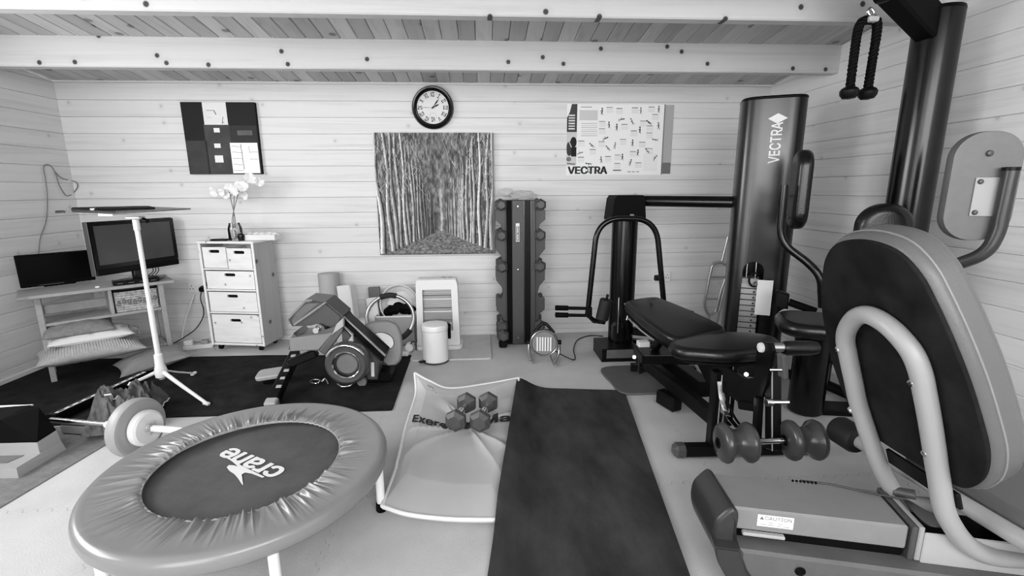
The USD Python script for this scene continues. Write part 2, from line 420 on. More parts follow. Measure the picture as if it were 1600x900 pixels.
# ================================================================ THE ROOM
XL, XR, YB = -3.02, 2.25, 3.78
PIT, Z0 = 0.1165, -0.038          # log boards: height of one course, bottom of the first
def zc(y): return 1.957 + 0.12 * (YB - y)     # underside of the sloping ceiling
GR = 0.0022
def wall(name, label):
    p = fresh('/World', name); UsdGeom.Xform.Define(stage, p); data(p, label, kind='structure'); return p
def struct_part(parent, name, m, material, smooth=35, label=None, kind=None):
    p = put(fresh(parent, name), m, material, smooth)
    if label or kind: data(p, label, kind=kind)
    return p
def board_profile(z0, z1, th=0.045):
    """log board in section: (out of the wall, up) with a V groove at each joint and a slightly rounded face"""
    c = 0.0035
    return [(-th, z0), (-c, z0 + 0.0005), (0, z0 + c), (0, z1 - c), (-c, z1 - 0.0005), (-th, z1)]
wb = wall('wall_back', 'whitewashed horizontal log board wall behind the gym equipment')
for k in range(18):
    z0, z1 = Z0 + PIT * k, min(Z0 + PIT * (k + 1), zc(YB) + 0.03)
    if z1 - z0 < 0.02: continue
    m = ext(board_profile(max(z0, 0), z1), XR - XL + 0.09, (XL - 0.045, YB, 0), (0, -1, 0), (0, 0, 1))
    m.vertices[:, 0] = np.where(m.vertices[:, 0] < XL - 0.05, m.vertices[:, 0], m.vertices[:, 0])
    # ext runs along X x Y = (0,-1,0) x (0,0,1) = (-1,0,0); shift to span the wall
    m.apply_translation((XL - 0.045 - m.bounds[0][0], 0, 0))
    struct_part(wb, 'board', m, 'wall_wood_x', 20)
def side_wall(name, label, x, sgn, hole=None):
    w = wall(name, label)
    k = 0
    while True:
        z0, z1 = Z0 + PIT * k, Z0 + PIT * (k + 1); k += 1
        if z0 > zc(YF): break
        yend = YB if z1 <= zc(YB) else YB - (z1 - zc(YB)) / 0.12
        segs = [(YF, yend)]
        if hole and z0 < hole[3] - 0.02 and z1 > hole[2] + 0.02: segs = [(YF, hole[0]), (hole[1], yend)]
        for y0, y1 in segs:
            if y1 - y0 < 0.1: continue
            m = ext(board_profile(max(z0, 0), z1), y1 - y0, (0, 0, 0), (1, 0, 0), (0, 0, 1))
            if sgn < 0: m = ext([(-p, q) for p, q in board_profile(max(z0, 0), z1)], y1 - y0, (0, 0, 0), (1, 0, 0), (0, 0, 1))
            m.apply_translation((x, y0 - m.bounds[0][1], 0))
            if z1 > zc(YB) and y1 == yend:      # end cut to the roof slope
                v = m.vertices; far = np.abs(v[:, 1] - y1) < 1e-6
                v[far, 1] = np.minimum(YB, YB - (v[far, 2] - zc(YB)) / 0.12)
            struct_part(w, 'board', m, 'wall_wood_y', 20)
    return w
side_wall('wall_left', 'whitewashed log board wall on the left, behind the screens and shelf', XL, 1, WIN_LEFT)
side_wall('wall_right', 'whitewashed log board wall on the right, behind the tall black column', XR, -1)
wf = wall('wall_front', 'log board wall with glazed doors behind the camera')
for k in range(25):
    z0, z1 = max(Z0 + PIT * k, 0), Z0 + PIT * (k + 1)
    if z0 > zc(YF): break
    segs = [(XL, XR)]
    for h in (WIN_FRONT, WIN_FRONT2):
        if z0 < h[3] - 0.02 and z1 > h[2] + 0.02:
            segs = [q for a, b in segs for q in (((a, h[0]), (h[1], b)) if a <= h[0] and b >= h[1] else ((a, b),))]
    for a, b in segs:
        struct_part(wf, 'board', box(a, b, YF - 0.045, YF, z0 + 0.001, z1 - 0.001, 0.006), 'wall_wood_x', 20)
def opening(name, label, a, b, z0, z1, axis, bars):
    """frame and panes in a wall opening; axis 'x' lies in the front wall, 'y' in the left wall"""
    p = wall(name, label); mk = (lambda q0, q1, r0, r1: box(q0, q1, YF - 0.05, YF + 0.01, r0, r1, 0.004)) if axis == 'x' else (lambda q0, q1, r0, r1: box(XL - 0.05, XL + 0.01, q0, q1, r0, r1, 0.004))
    w = 0.06
    struct_part(p, 'frame', cat([mk(a, a + w, z0, z1), mk(b - w, b, z0, z1), mk(a + w, b - w, z1 - w, z1), mk(a + w, b - w, z0, z0 + w)]), 'white_paint')
    xs = np.linspace(a + w, b - w, bars + 1)
    for i in range(bars):
        q0, q1 = xs[i] + 0.02, xs[i + 1] - 0.02
        if i: struct_part(p, 'mullion', mk(xs[i] - 0.02, xs[i] + 0.02, z0 + w, z1 - w), 'white_paint')
        g = box(q0, q1, YF - 0.03, YF - 0.024, z0 + w, z1 - w) if axis == 'x' else box(XL - 0.03, XL - 0.024, q0, q1, z0 + w, z1 - w)
        struct_part(p, 'pane', g, 'glass', False)
opening('door_1', 'glazed double doors in the front wall', *WIN_FRONT, 'x', 4)
opening('window_1', 'window in the front wall', *WIN_FRONT2, 'x', 2)
opening('window_2', 'window in the left wall beside the camera', *WIN_LEFT, 'y', 3)

# ceiling: boards running up the slope, purlins across
ce = wall('ceiling', 'sloping timber boarded ceiling carried by pale purlins')
nrmz = nrm((0, 0.12, 1.0)); along = nrm((0, -1, 0.12))
x = XL - 0.04
L = (YB - YF + 0.2) * math.hypot(1, 0.12)
while x < XR + 0.04:
    w = 0.098
    mid = A([x + w / 2, YB + 0.05, zc(YB + 0.05)]) + along * L / 2 + nrmz * 0.0115
    struct_part(ce, 'board', obox(mid, (1, 0, 0), along, nrmz, w - 0.0015, L, 0.022, 0.005), 'ceiling_wood', False)
    x += w
struct_part(ce, 'roof_panel', obox(A([(XL + XR) / 2, YB + 0.05, zc(YB + 0.05)]) + along * L / 2 + nrmz * 0.040, (1, 0, 0), along, nrmz, XR - XL + 0.1, L, 0.03), 'board_grey', False)  # unseen slab added to stop sky light leaking between the boards
for y0 in (3.06, 2.39, 1.72, 1.05, 0.38, -0.3):
    zb = 1.880 + 0.12 * (3.06 - y0)
    struct_part(ce, 'purlin', box(XL - 0.02, XR + 0.02, y0, y0 + 0.068, zb, zc(y0) + 0.02, 0.006), 'beam_wood', 20)

# floor of interlocking foam tiles
fl = wall('floor', 'pale foam floor of large interlocking tiles')
struct_part(fl, 'subfloor', box(XL - 0.04, XR + 0.04, YF - 0.04, YB + 0.04, -0.06, -0.0125), 'board_grey')
TS = 0.75
xs = [XL - 0.01] + [0.2 + TS * k for k in range(-4, 3)] + [XR + 0.01]
ys = [YF] + [1.69 + TS * k for k in range(-4, 3)] + [YB]
def tabs(L, amp, n):
    """a wavy interlocking edge along 0..L"""
    t = np.linspace(0, L, n * 12 + 1)
    return np.c_[t, amp * np.clip(1.8 * np.sin(t / L * n * 2 * np.pi), -1, 1)]
def edge(p, q, flat):
    p, q = A(p), A(q); L = np.linalg.norm(q - p); d = (q - p) / L; nn = A([-d[1], d[0]])
    if flat: return [p]
    e = tabs(L, 0.009, max(2, int(L / 0.05)))[:-1]
    return [p + d * a + nn * b for a, b in e]
for i in range(len(xs) - 1):
    for j in range(len(ys) - 1):
        a, b, c, d = (xs[i], ys[j]), (xs[i + 1], ys[j]), (xs[i + 1], ys[j + 1]), (xs[i], ys[j + 1])
        P = edge(a, b, j == 0) + edge(b, c, i == len(xs) - 2) + edge(d, c, j == len(ys) - 2)[::-1] + edge(a, d, i == 0)[::-1]
        # shared edges are generated in the same direction so that neighbouring tabs interlock
        P = edge(a, b, j == 0) + [A(b)] + edge(b, c, i == len(xs) - 2)[1:] + [A(c)] + edge(d, c, j == len(ys) - 2)[:0:-1] + [A(d)] + edge(a, d, i == 0)[:0:-1]
        poly = Polygon(P).buffer(-0.0006)
        if poly.geom_type != 'Polygon': poly = max(poly.geoms, key=lambda g: g.area)
        struct_part(fl, 'foam_tile', ext(poly, 0.012, (0, 0, -0.012)), 'foam_floor', False)
for nm, m in (('baseboard_back', box(XL + 0.02, XR - 0.02, YB - 0.016, YB, 0, 0.035, 0.004)), ('baseboard_left', box(XL, XL + 0.016, YF + 0.02, YB - 0.02, 0, 0.035, 0.004)),
              ('baseboard_right', box(XR - 0.016, XR, YF + 0.02, YB - 0.02, 0, 0.035, 0.004))):
    p = put('/World/' + nm, m, 'white_paint'); data(p, 'narrow pale wooden strip along the foot of the ' + nm.split('_')[1] + ' wall', kind='structure')

# ================================================================ FLAT THINGS ON THE FLOOR
def sheet(name, pts, th, material, label, category, r=0.0, z=0.0):
    poly = Polygon([tuple(p[:2]) for p in pts])
    if r: poly = poly.buffer(-r).buffer(r, 6)
    return single(name, ext(poly, th, (0, 0, z), b=min(0.002, th / 3)), material, label, category)
sheet('carpet_mat', [(-3.0, 2.30), (-1.72, 2.432), (-0.512, 2.427), (-0.531, 3.30), (-1.6, 3.38), (-3.0, 3.40)], 0.008, 'carpet_dark',
      'large dark carpet mat under the music stand and folded fitness machine', 'mat', 0.01)
sheet('thin_mat', [(-3.0, 0.6), (-1.98, 0.6), (-1.856, 1.711), (-1.804, 2.19), (-1.785, 2.41), (-3.0, 2.28)], 0.005, 'sheet_grey', 'mid grey thin sheet beneath the step bench at the left edge', 'mat', 0.01)  # thin grey sheet laid flat, makes this strip of floor darker
sheet('hearth_board', [(-0.53, 3.18), (0.045, 3.18), (0.045, 3.74), (-0.53, 3.74)], 0.012, 'board_grey', 'pale grey board under the white heater and pedal bin', 'board', 0.03)
# black rubber exercise mat, its far left corner lying over the padded mat
mt = [[], []]
nu, nv = 24, 50
G = np.zeros((nv, nu, 3))
for a in range(nv):
    for b in range(nu):
        s, t = b / (nu - 1), a / (nv - 1)
        far = A([0.188, 2.671]) * (1 - s) + A([0.817, 2.578]) * s
        near = A([-0.06, 0.86]) * (1 - s) + A([0.56, 0.82]) * s
        p = far * (1 - t) + near * t
        lift = 0.062 * math.exp(-((s) / 0.15) ** 2) * (1 if t < 0.60 else math.exp(-((t - 0.60) / 0.07) ** 2)) + 0.004 * fbm([[s * 3, t * 5, 0]])[0]
        G[a, b] = (p[0], p[1], max(0.008, 0.010 + lift))
m = slab(G, 0.007); m.vertices[:, 2] = np.maximum(m.vertices[:, 2], 0.0005)
single('rubber_mat', m, 'rubber_mat', 'long black rubber exercise mat running to the front edge of the picture', 'mat')

# ================================================================ WALL DECOR
def canvas_thing(name, label, x0, x1, z0, z1, img, th=0.03, material='print_canvas', edge_mat='black_matte', category='picture'):
    t = Thing(name, label, category, loc=((x0 + x1) / 2, YB, z0))
    t.part('canvas_frame', box(x0, x1, YB - th, YB - 0.001, z0, z1, 0.002), edge_mat)
    print_on(t, 'printed_face', img, (x0, YB - th - 0.0008, z1), (1, 0, 0), (0, 0, -1), x1 - x0, z1 - z0, material)
    return t
def print_on(t, name, img, O, X, Y, w, h, material):
    """flat print: a fine sheet whose vertices carry the printed tone (0..1 linear); img rows run along Y, columns along X"""
    H, W = img.shape
    u, v = np.meshgrid(np.linspace(0, w, W), np.linspace(0, h, H))
    P = A(O, float) + u[..., None] * A(X, float) + v[..., None] * A(Y, float)
    g = grid(P)
    n = np.cross(X, Y)
    if g.face_normals[0] @ (A(P[0, 0]) - CAM) > 0: g.invert()
    t.part(name, g, material, tone=img.ravel())
from PIL import Image, ImageDraw
def srgb(a): a = np.asarray(a, float) / 255.0; return np.where(a < 0.04045, a / 12.92, ((a + 0.055) / 1.055) ** 2.4)

# abstract picture
W = 210
im = Image.new('L', (W, W), 26); d = ImageDraw.Draw(im); q = lambda *a: [int(v * W) for v in a]
d.rectangle(q(0, 0, .30, .53), 8); d.rectangle(q(.60, 0, 1, .32), 8); d.rectangle(q(0, .53, .27, 1), 52); d.rectangle(q(.28, .30, .62, 1), 62); d.rectangle(q(.62, .32, .98, .56), 42)
d.rectangle(q(.72, .39, .92, .45), 95); d.rectangle(q(.27, .53, .29, 1), 20)
ab = np.asarray(im, float)
yy, xx = np.mgrid[0:W, 0:W] / W
ab = ab * (1 + 0.5 * fbm(np.stack([xx * 7, yy * 7, xx * 0], -1).reshape(-1, 3), 4, 3).reshape(W, W))
im = Image.fromarray(np.clip(ab, 0, 255).astype(np.uint8)); d = ImageDraw.Draw(im)
d.rectangle(q(.293, 0, .605, .305), 226); d.line(q(.34, .11, .44, .11), 150, 2); d.line(q(.44, .11, .46, .17), 120, 3); d.line(q(.34, .20, .40, .205), 170, 2); d.line(q(.55, .20, .53, .29), 110, 2); d.line(q(.53, .29, .56, .27), 110, 2)
for b in ((.405, .355, .485, .41), (.39, .57, .47, .625), (.375, .735, .485, .83)): d.rectangle(q(*b), 235)
d.rectangle(q(.60, .56, .972, .985), 250)
for k in range(5): d.line(q(.62, .60 + .085 * k, .745, .61 + .085 * k), 90, 2)
d.line(q(.745, .58, .755, .93), 120, 2)
for k in range(2): d.line(q(.86, .69 + .10 * k, .965, .685 + .10 * k), 100, 2)
d.line(q(.85, .60, .86, .70), 190, 2)
canvas_thing('abstract_picture', 'black square canvas with white rectangles on the left of the back wall', -2.160, -1.640, 1.302, 1.808, srgb(np.asarray(im)))

# avenue of bare trees
W, H = 330, 330
yy, xx = np.mgrid[0:H, 0:W]; U, V = xx / W, yy / H
VX, VY = 0.53, 0.80
n1 = fbm(np.stack([U * 60, V * 26, U * 0], -1).reshape(-1, 3), 4, 5).reshape(H, W)
n2 = fbm(np.stack([U * 9, V * 5, U * 0], -1).reshape(-1, 3), 4, 9).reshape(H, W)
pic = 112 + 150 * n1 + 50 * n2 - 12 * np.exp(-((U - VX) / .2) ** 2) * (V < VY)
glow = np.exp(-((U - VX - .01) / (0.012 + 0.03 * np.clip((.62 - V), 0, 1))) ** 2) * np.clip((V - .25) / .25, 0, 1) * (V < VY); pic += 90 * glow
ground = (V > VY) & (np.abs(U - VX) < (V - VY) / (1 - VY) * 0.62)
n3 = fbm(np.stack([U * 70, V * 120, U * 0], -1).reshape(-1, 3), 3, 15).reshape(H, W)
pic = np.where(V > VY + .02, 105 + 130 * n3 + 60 * (V - VY), pic)
r2 = np.random.default_rng(5)
def trunk(bx, by, wd, lean, tone, vt=0.0):
    """pale trunk with a dark shaded right flank, from the ground to the top of the picture"""
    for side in (0,):
        cxs = bx + lean * (by - V) + 0.008 * np.sin(V * 9 + bx * 50) * wd / 0.03
        w_ = wd * (0.55 + 0.45 * np.clip(V / by, 0, 1))
        s = (U - cxs) / w_
        fade = np.clip((V - vt) / 0.18 + 0.3 + 1.2 * n1, 0, 1) if vt > 0 else np.ones_like(V)
        on = (np.abs(s) < 0.5) & (V < by)
        shade = tone * (0.40 + 0.80 * np.clip(0.5 - s, 0, 1)) + 60 * n1
        dk = (s >= 0.5) & (s < 0.85) & (V < by)
        pic[on] = (np.clip(shade, 20, 255) * fade + pic * (1 - fade))[on]; pic[dk] *= (1 - 0.62 * fade)[dk]
for i in range(20, 0, -1):
    k = 1.0 * 0.875 ** (i - 1)
    for sg in (-1, 1):
        j = r2.normal(0, 0.006)
        bx = VX + sg * (0.47 * k + 0.022) + j; by = VY + 0.19 * k
        trunk(bx, min(by, 0.985), 0.034 * k ** 0.9 + 0.005, r2.normal(0, .008) + sg * 0.03 * k, (205 + r2.uniform(-30, 45) + (20 if sg > 0 else 0)) * (0.60 + 0.40 * min(1, k * 1.4)), max(0.0, 0.62 - 1.15 * k))
for i in range(420):      # fine branches
    bx, by = r2.uniform(0, 1), r2.uniform(0, .55); 
    if abs(bx - VX) < .07: continue
    L_ = r2.uniform(.03, .10); an = r2.normal(-1.57, .35); dk = r2.choice([50, 190])
    for t in np.linspace(0, 1, 26):
        px_, py_ = int((bx + L_ * t * math.cos(an)) * W), int((by + L_ * t * math.sin(an)) * H)
        if 0 <= px_ < W and 0 <= py_ < H: pic[py_, px_] = dk
pic[-4:] *= 0.8; pic[:, -5:] = 120
canvas_thing('forest_picture', 'large canvas photograph of a long avenue of bare trees, below the clock', -0.808, 0.092, 0.679, 1.598, srgb(np.clip(pic, 12, 245)), edge_mat='grey_light_plastic')

# exercise poster, with the grey margin of a second sheet behind it
back = Thing('grey_chart', 'grey wall chart with a dark corner, its right margin showing behind the white exercise poster', 'poster', loc=(1.45, YB, 1.3))
back.part('sheet', box(1.30, 1.490, YB - 0.003, YB - 0.001, 1.290, 1.806), 'foam_roll')
back.part('dark_corner', box(1.36, 1.488, YB - 0.0036, YB - 0.0030, 1.292, 1.376), 'ink_grey')
PW, PH = 330, 232
im = Image.new('L', (PW, PH), 240); d = ImageDraw.Draw(im); q = lambda *a: [v * (PW if i % 2 == 0 else PH) for i, v in enumerate(a)]
d.polygon(q(.05, 0, .10, 0, .10, .39, 0, .39, 0, .19, .03, .12), 70)
for k in range(6): d.rectangle(q(.02, .15 + .037 * k, .08, .165 + .037 * k), 215)
d.rectangle(q(0, .39, .10, .86), 205)
d.ellipse(q(.04, .46, .10, .60), 30); d.ellipse(q(.0, .52, .06, .72), 60); d.rectangle(q(.05, .60, .10, .73), 25); d.ellipse(q(.0, .74, .05, .80), 120); d.line(q(.01, .83, .09, .84), 60, 4); d.line(q(.02, .50, .05, .60), 215, 3)
d.line(q(.14, .04, .25, .04), 120, 2)
d.rectangle(q(.13, .09, .31, .22), 205)
for k in range(7): d.line(q(.15, .27 + .028 * k, .31, .27 + .028 * k), 200 + 12 * (k % 2), 3)
r3 = np.random.default_rng(3)
def fig(x, y, an):
    dx, dy = math.cos(an), math.sin(an)
    tone = int(r3.uniform(40, 130)); Lf = 9
    X0, Y0 = x * PW, y * PH
    d.line([X0, Y0, X0 + dx * Lf, Y0 + dy * Lf], tone, 4); d.ellipse([X0 - dx * 4 - 2, Y0 - dy * 4 - 2, X0 - dx * 4 + 2, Y0 - dy * 4 + 2], tone)
    d.line([X0 + dx * Lf, Y0 + dy * Lf, X0 + dx * Lf + 6 * math.cos(an + .6), Y0 + dy * Lf + 6 * math.sin(an + .6)], tone, 2)
    d.line([X0 + dx * Lf, Y0 + dy * Lf, X0 + dx * Lf + 7 * math.cos(an - .4), Y0 + dy * Lf + 7 * math.sin(an - .4)], tone, 2)
    d.line([X0 + dx * 2, Y0 + dy * 2, X0 + dx * 2 + 6 * math.cos(an + 1.1), Y0 + dy * 2 + 6 * math.sin(an + 1.1)], tone, 2)
for cx, cy, fx, fy, an in ((.40, .045, .355, .08, 1.6), (.50, .06, .43, .27, 1.5), (.66, .05, .75, .07, 1.57), (.83, .035, .935, .05, 1.6), (.87, .14, .83, .24, .6), (.33, .24, .41, .47, 2.7),
                           (.33, .34, .57, .21, 2.9), (.56, .28, .51, .30, 1.6), (.75, .23, .66, .22, 1.1), (.66, .37, .75, .34, 1.57), (.82, .30, .94, .28, 1.5), (.82, .40, .90, .49, .1), (.55, .49, .68, .52, 1.6),
                           (.33, .52, .42, .60, .8), (.12, .51, .25, .56, .7), (.24, .63, .15, .68, 2.8), (.75, .53, .74, .66, 1.6), (.66, .66, .67, .80, 1.9), (.40, .73, .36, .76, 1.5), (.12, .74, .22, .83, .1),
                           (.50, .71, .58, .72, 1.57), (.50, .83, .50, .56, 1.7), (.72, .82, .93, .74, 2.2), (.83, .62, .83, .64, .8)):
    d.line(q(cx, cy, cx + .06, cy), 70, 2); fig(fx, fy, an)
    for k in range(5): d.line(q(cx, cy + .02 + .013 * k, cx + .065, cy + .02 + .013 * k), 205, 1)
for k in range(14): d.line(q(.80, .70 + .018 * k, .95, .70 + .018 * k), 212, 1)
d.line(q(.49, .93, .57, .93), 110, 4)
for k in range(3): d.line(q(.645 + .045 * k, .95, .67 + .045 * k, .955), 70, 3)
po = Thing('exercise_poster', 'white exercise wall chart with tiny figures and bold lettering, right of the back wall', 'poster', loc=(1.03, YB, 1.28))
po.part('sheet', box(0.656, 1.418, YB - 0.006, YB - 0.0040, 1.283, 1.811), 'paper')
print_on(po, 'printed_face', srgb(np.asarray(im)), (0.657, YB - 0.0066, 1.810), (1, 0, 0), (0, 0, -1), 0.760, 0.526, 'print_paper')
po.part('lettering', text_fit('VECTRA', 0.315, 0.058, (0.668, YB - 0.0067, 1.292), (1, 0, 0), (0, 0, 1), 0.0006, True, 0.006), 'ink', smooth=False)
po.part('globe_mark', ext(Point(0, 0).buffer(0.016).difference(Point(0.004, 0.003).buffer(0.012)), 0.0006, (0.838, YB - 0.0076, 1.318), (1, 0, 0), (0, 0, 1)), 'ink_grey', smooth=False)
po.part('dark_edge', box(1.412, 1.419, YB - 0.0068, YB - 0.006, 1.283, 1.811), 'ink_grey')

# wall clock
ck = Thing('wall_clock', 'round wall clock with black rim and roman numerals above the avenue picture', 'clock', loc=(-0.357, YB, 1.779))
CO = A([-0.357, YB - 0.002, 1.779]); ax = (0, -1, 0)
ck.part('rim', lathe([(0.118, 0.006), (0.118, 0.020), (0.124, 0.026), (0.130, 0.024), (0.136, 0.034), (0.146, 0.036), (0.152, 0.028), (0.155, 0.016), (0.155, 0.0)], CO, ax, 64), 'black_gloss')
ck.part('dial', lathe([(0, 0.010), (0.120, 0.010), (0.120, 0.0)], CO, ax, 64), 'paper')
CX, CY = A([1, 0, 0.0]), A([0, 0, 1.0])
for k, s in enumerate(('XII', 'I', 'II', 'III', 'IIII', 'V', 'VI', 'VII', 'VIII', 'IX', 'X', 'XI')):
    if s == 'VI': r_ = 0.083
    else: r_ = 0.094
    a = math.radians(30 * k); up = CX * math.sin(a) + CY * math.cos(a); ri = CX * math.cos(a) - CY * math.sin(a)
    nm_ = meshkit.text_mesh(s, 0.036, 0.0006, True); nb = nm_.bounds; nm_.apply_translation([-(nb[0][0] + nb[1][0]) / 2, -(nb[0][1] + nb[1][1]) / 2, 0]); nm_.apply_scale([min(0.52, 0.030 / (nb[1][0] - nb[0][0])) if s != 'I' else 0.6, 0.85, 1])
    ck.part('numeral', place(nm_, CO + up * r_ + A([0, -0.0104, 0]), ri, up), 'ink', smooth=False)
sd = CO + A([0, -0.0104, -0.062])
ck.part('seconds_ring', lathe([(0.024, 0), (0.024, 0.0006), (0.0255, 0.0006), (0.0255, 0)], sd, ax, 40), 'foam_roll')
def hand(name, ang, L, w, z, tail=0.0):
    a = math.radians(ang); up = CX * math.sin(a) + CY * math.cos(a); ri = CX * math.cos(a) - CY * math.sin(a)
    ck.part(name, ext([(-w / 3, -tail), (w / 3, -tail), (w / 2, L * .3), (w, L * .62), (0, L), (-w, L * .62), (-w / 2, L * .3)], 0.001, CO + A([0, -z, 0]), ri, up), 'ink', smooth=False)
hand('minute_hand', 37, 0.080, 0.005, 0.0135, 0.012); hand('hour_hand', 63, 0.055, 0.006, 0.0120, 0.010); hand('second_hand', 270, 0.090, 0.0014, 0.0150, 0.02)
ck.part('hub', cyl(CO + A([0, -0.0105, 0]), CO + A([0, -0.018, 0]), 0.006, 16), 'ink')
ck.part('lens', lathe([(0, 0.0215), (0.119, 0.0215), (0.119, 0.0200), (0, 0.0200)], CO, ax, 48), 'clear_lens')

# sockets and cables
def socket(x, z, label):
    t = Thing('wall_socket', label, 'socket', loc=(x, YB, z))
    t.part('plate', box(x - 0.073, x + 0.073, YB - 0.012, YB - 0.0005, z - 0.043, z + 0.043, 0.004), 'white_plastic')
    for s in (-1, 1):
        t.part('rocker_switch', box(x + s * 0.012 - 0.006, x + s * 0.012 + 0.006, YB - 0.016, YB - 0.012, z + 0.008, z + 0.030, 0.002), 'white_plastic')
        t.part('pin_slots', cat([box(x + s * 0.045 + a - 0.003, x + s * 0.045 + a + 0.003, YB - 0.0124, YB - 0.0119, z + b, z + b + 0.008) for a, b in ((0, 0.010), (-0.011, -0.012), (0.011, -0.012))]), 'ink')
    return t
socket(1.470, 0.462, 'white double wall socket right of the upright post')
socket(-2.235, 0.440, 'white double wall socket left of the drawer cabinet')
def plug(x, z, label, material='black_satin'):
    return single('mains_plug', cat([hull(np.vstack([np.c_[rrect(0.048, 0.050, 0.014) + [x, z], np.zeros(24)][:, [0, 2, 1]] * [1, 1, 1] + [0, YB - 0.016, 0],
                    np.c_[rrect(0.036, 0.036, 0.012) + [x, z], np.zeros(24)][:, [0, 2, 1]] + [0, YB - 0.050, 0]]))]), material, label, 'plug')
plug(-2.188, 0.432, 'black mains plug in the socket beside the drawer cabinet')
plug(1.425, 0.455, 'small dark plug in the socket behind the press arm')
def cable(name, P, r, material, label, n=60): return single(name, tube(spline(P, n), r, 8), material, label, 'cable')
cable('power_cable', [(-2.188, YB - 0.05, 0.42), (-2.19, YB - 0.07, 0.36), (-2.185, YB - 0.06, 0.28), (-2.20, YB - 0.06, 0.21), (-2.25, YB - 0.08, 0.13), (-2.33, YB - 0.10, 0.07), (-2.40, YB - 0.13, 0.03)], 0.004, 'cable_dark',
      'thin black cable drooping from the plug beside the drawer cabinet')
cable('white_cable', [(-2.262, YB - 0.02, 0.39), (-2.30, YB - 0.05, 0.28), (-2.34, YB - 0.07, 0.16), (-2.36, YB - 0.10, 0.04)], 0.005, 'white_plastic', 'white cable hanging straight from the socket to the floor')
lw = [Xp(u, v, XL + 0.010) for u, v in ((60, 398), (63, 372), (72, 345), (74, 310), (71, 280), (68, 262), (74, 257), (82, 262), (88, 275), (92, 288), (100, 302), (106, 306))]
lw += [Dp(u, v, YB - 0.012) for u, v in ((114, 302), (121, 292), (119, 285), (110, 282))] + [Xp(u, v, XL + 0.010) for u, v in ((98, 279), (90, 273), (86, 268))]
cable('wall_cable', lw, 0.0035, 'cable_grey', 'thin grey cable looping up the left wall above the black screen', 110)
ps = Thing('power_strip', 'small white power strip on the floor beside the drawer cabinet', 'power strip', loc=(-2.19, 3.60, 0), rz=0.35)
ps.part('body', box(-0.10, 0.10, -0.030, 0.030, 0.0, 0.034, 0.006), 'white_plastic', local=True)
ps.part('adapter', box(-0.09, -0.03, -0.026, 0.030, 0.034, 0.072, 0.006), 'white_plastic', local=True)
ps.part('adapter', box(0.02, 0.07, -0.026, 0.028, 0.034, 0.062, 0.006), 'grey_light_plastic', local=True)

# ================================================================ LEFT: SCREENS, SHELF, CUSHIONS
SE, SB = A([0.752, 0.659, 0.0]), A([-0.659, 0.752, 0.0]); S0 = A([-2.72, 2.96, 0.0]); EZ = A([0, 0, 1.0]); EX = A([1.0, 0, 0]); EY = A([0, 1.0, 0])
def SP(s, t, z): return S0 + SE * s + SB * t + EZ * z
sh = Thing('tv_shelf', 'low wooden shelf unit standing across the corner below the two screens', 'shelf', loc=tuple(S0), rz=math.atan2(SE[1], SE[0]))
def shbox(t, name, s0, s1, t0, t1, z0, z1, material, b=0.003, parent=None, label=None):
    return t.part(name, obox(SP((s0 + s1) / 2, (t0 + t1) / 2, (z0 + z1) / 2), SE, SB, EZ, s1 - s0, t1 - t0, z1 - z0, b), material, parent=parent, label=label)
shbox(sh, 'top', -0.07, 0.71, -0.02, 0.300, 0.548, 0.568, 'shelf_wood')
shbox(sh, 'middle_shelf', 0.03, 0.615, 0.0, 0.26, 0.366, 0.384, 'shelf_wood'); shbox(sh, 'lower_shelf', 0.03, 0.615, 0.0, 0.26, 0.105, 0.123, 'shelf_wood')
shbox(sh, 'divider', 0.345, 0.365, 0.005, 0.25, 0.384, 0.548, 'shelf_wood')
for s in (0.0, 0.615):
    for t in (0.0, 0.225): shbox(sh, 'leg', s, s + 0.03, t, t + 0.035, 0.008 if t < .1 else 0.0, 0.548, 'shelf_wood')
shbox(sh, 'back_rail', 0.03, 0.615, 0.243, 0.258, 0.40, 0.46, 'shelf_wood')
# black flat screen leaning at the left end
p0, p1 = Zp(33, 451, 0.576), Zp(150, 437, 0.576); d1 = nrm(p1 - p0); n1_ = np.cross(d1, EZ)
t1 = Thing('flat_screen', 'small all-black flat screen at the left end of the shelf', 'screen', loc=tuple((p0 + p1) / 2 - EZ * 0.006))
w1 = np.linalg.norm(p1 - p0); c1 = (p0 + p1) / 2
t1.part('housing', obox(c1 + EZ * 0.105 - n1_ * 0.012, d1, n1_, EZ, w1, 0.022, 0.21, 0.004), 'black_matte')
t1.part('display', obox(c1 + EZ * 0.112 - n1_ * -0.0005, d1, n1_, EZ, w1 - 0.03, 0.002, 0.176, 0.0005), 'screen_black')
t1.part('stand_foot', obox(c1 - n1_ * 0.03 + EZ * -0.002, d1, n1_, EZ, 0.16, 0.07, 0.010, 0.002), 'black_satin')
t1.part('trim_strip', obox(c1 + EZ * 0.008 + n1_ * 0.0005 - d1 * 0.04, d1, n1_, EZ, 0.12, 0.002, 0.004), 'silver_paint')
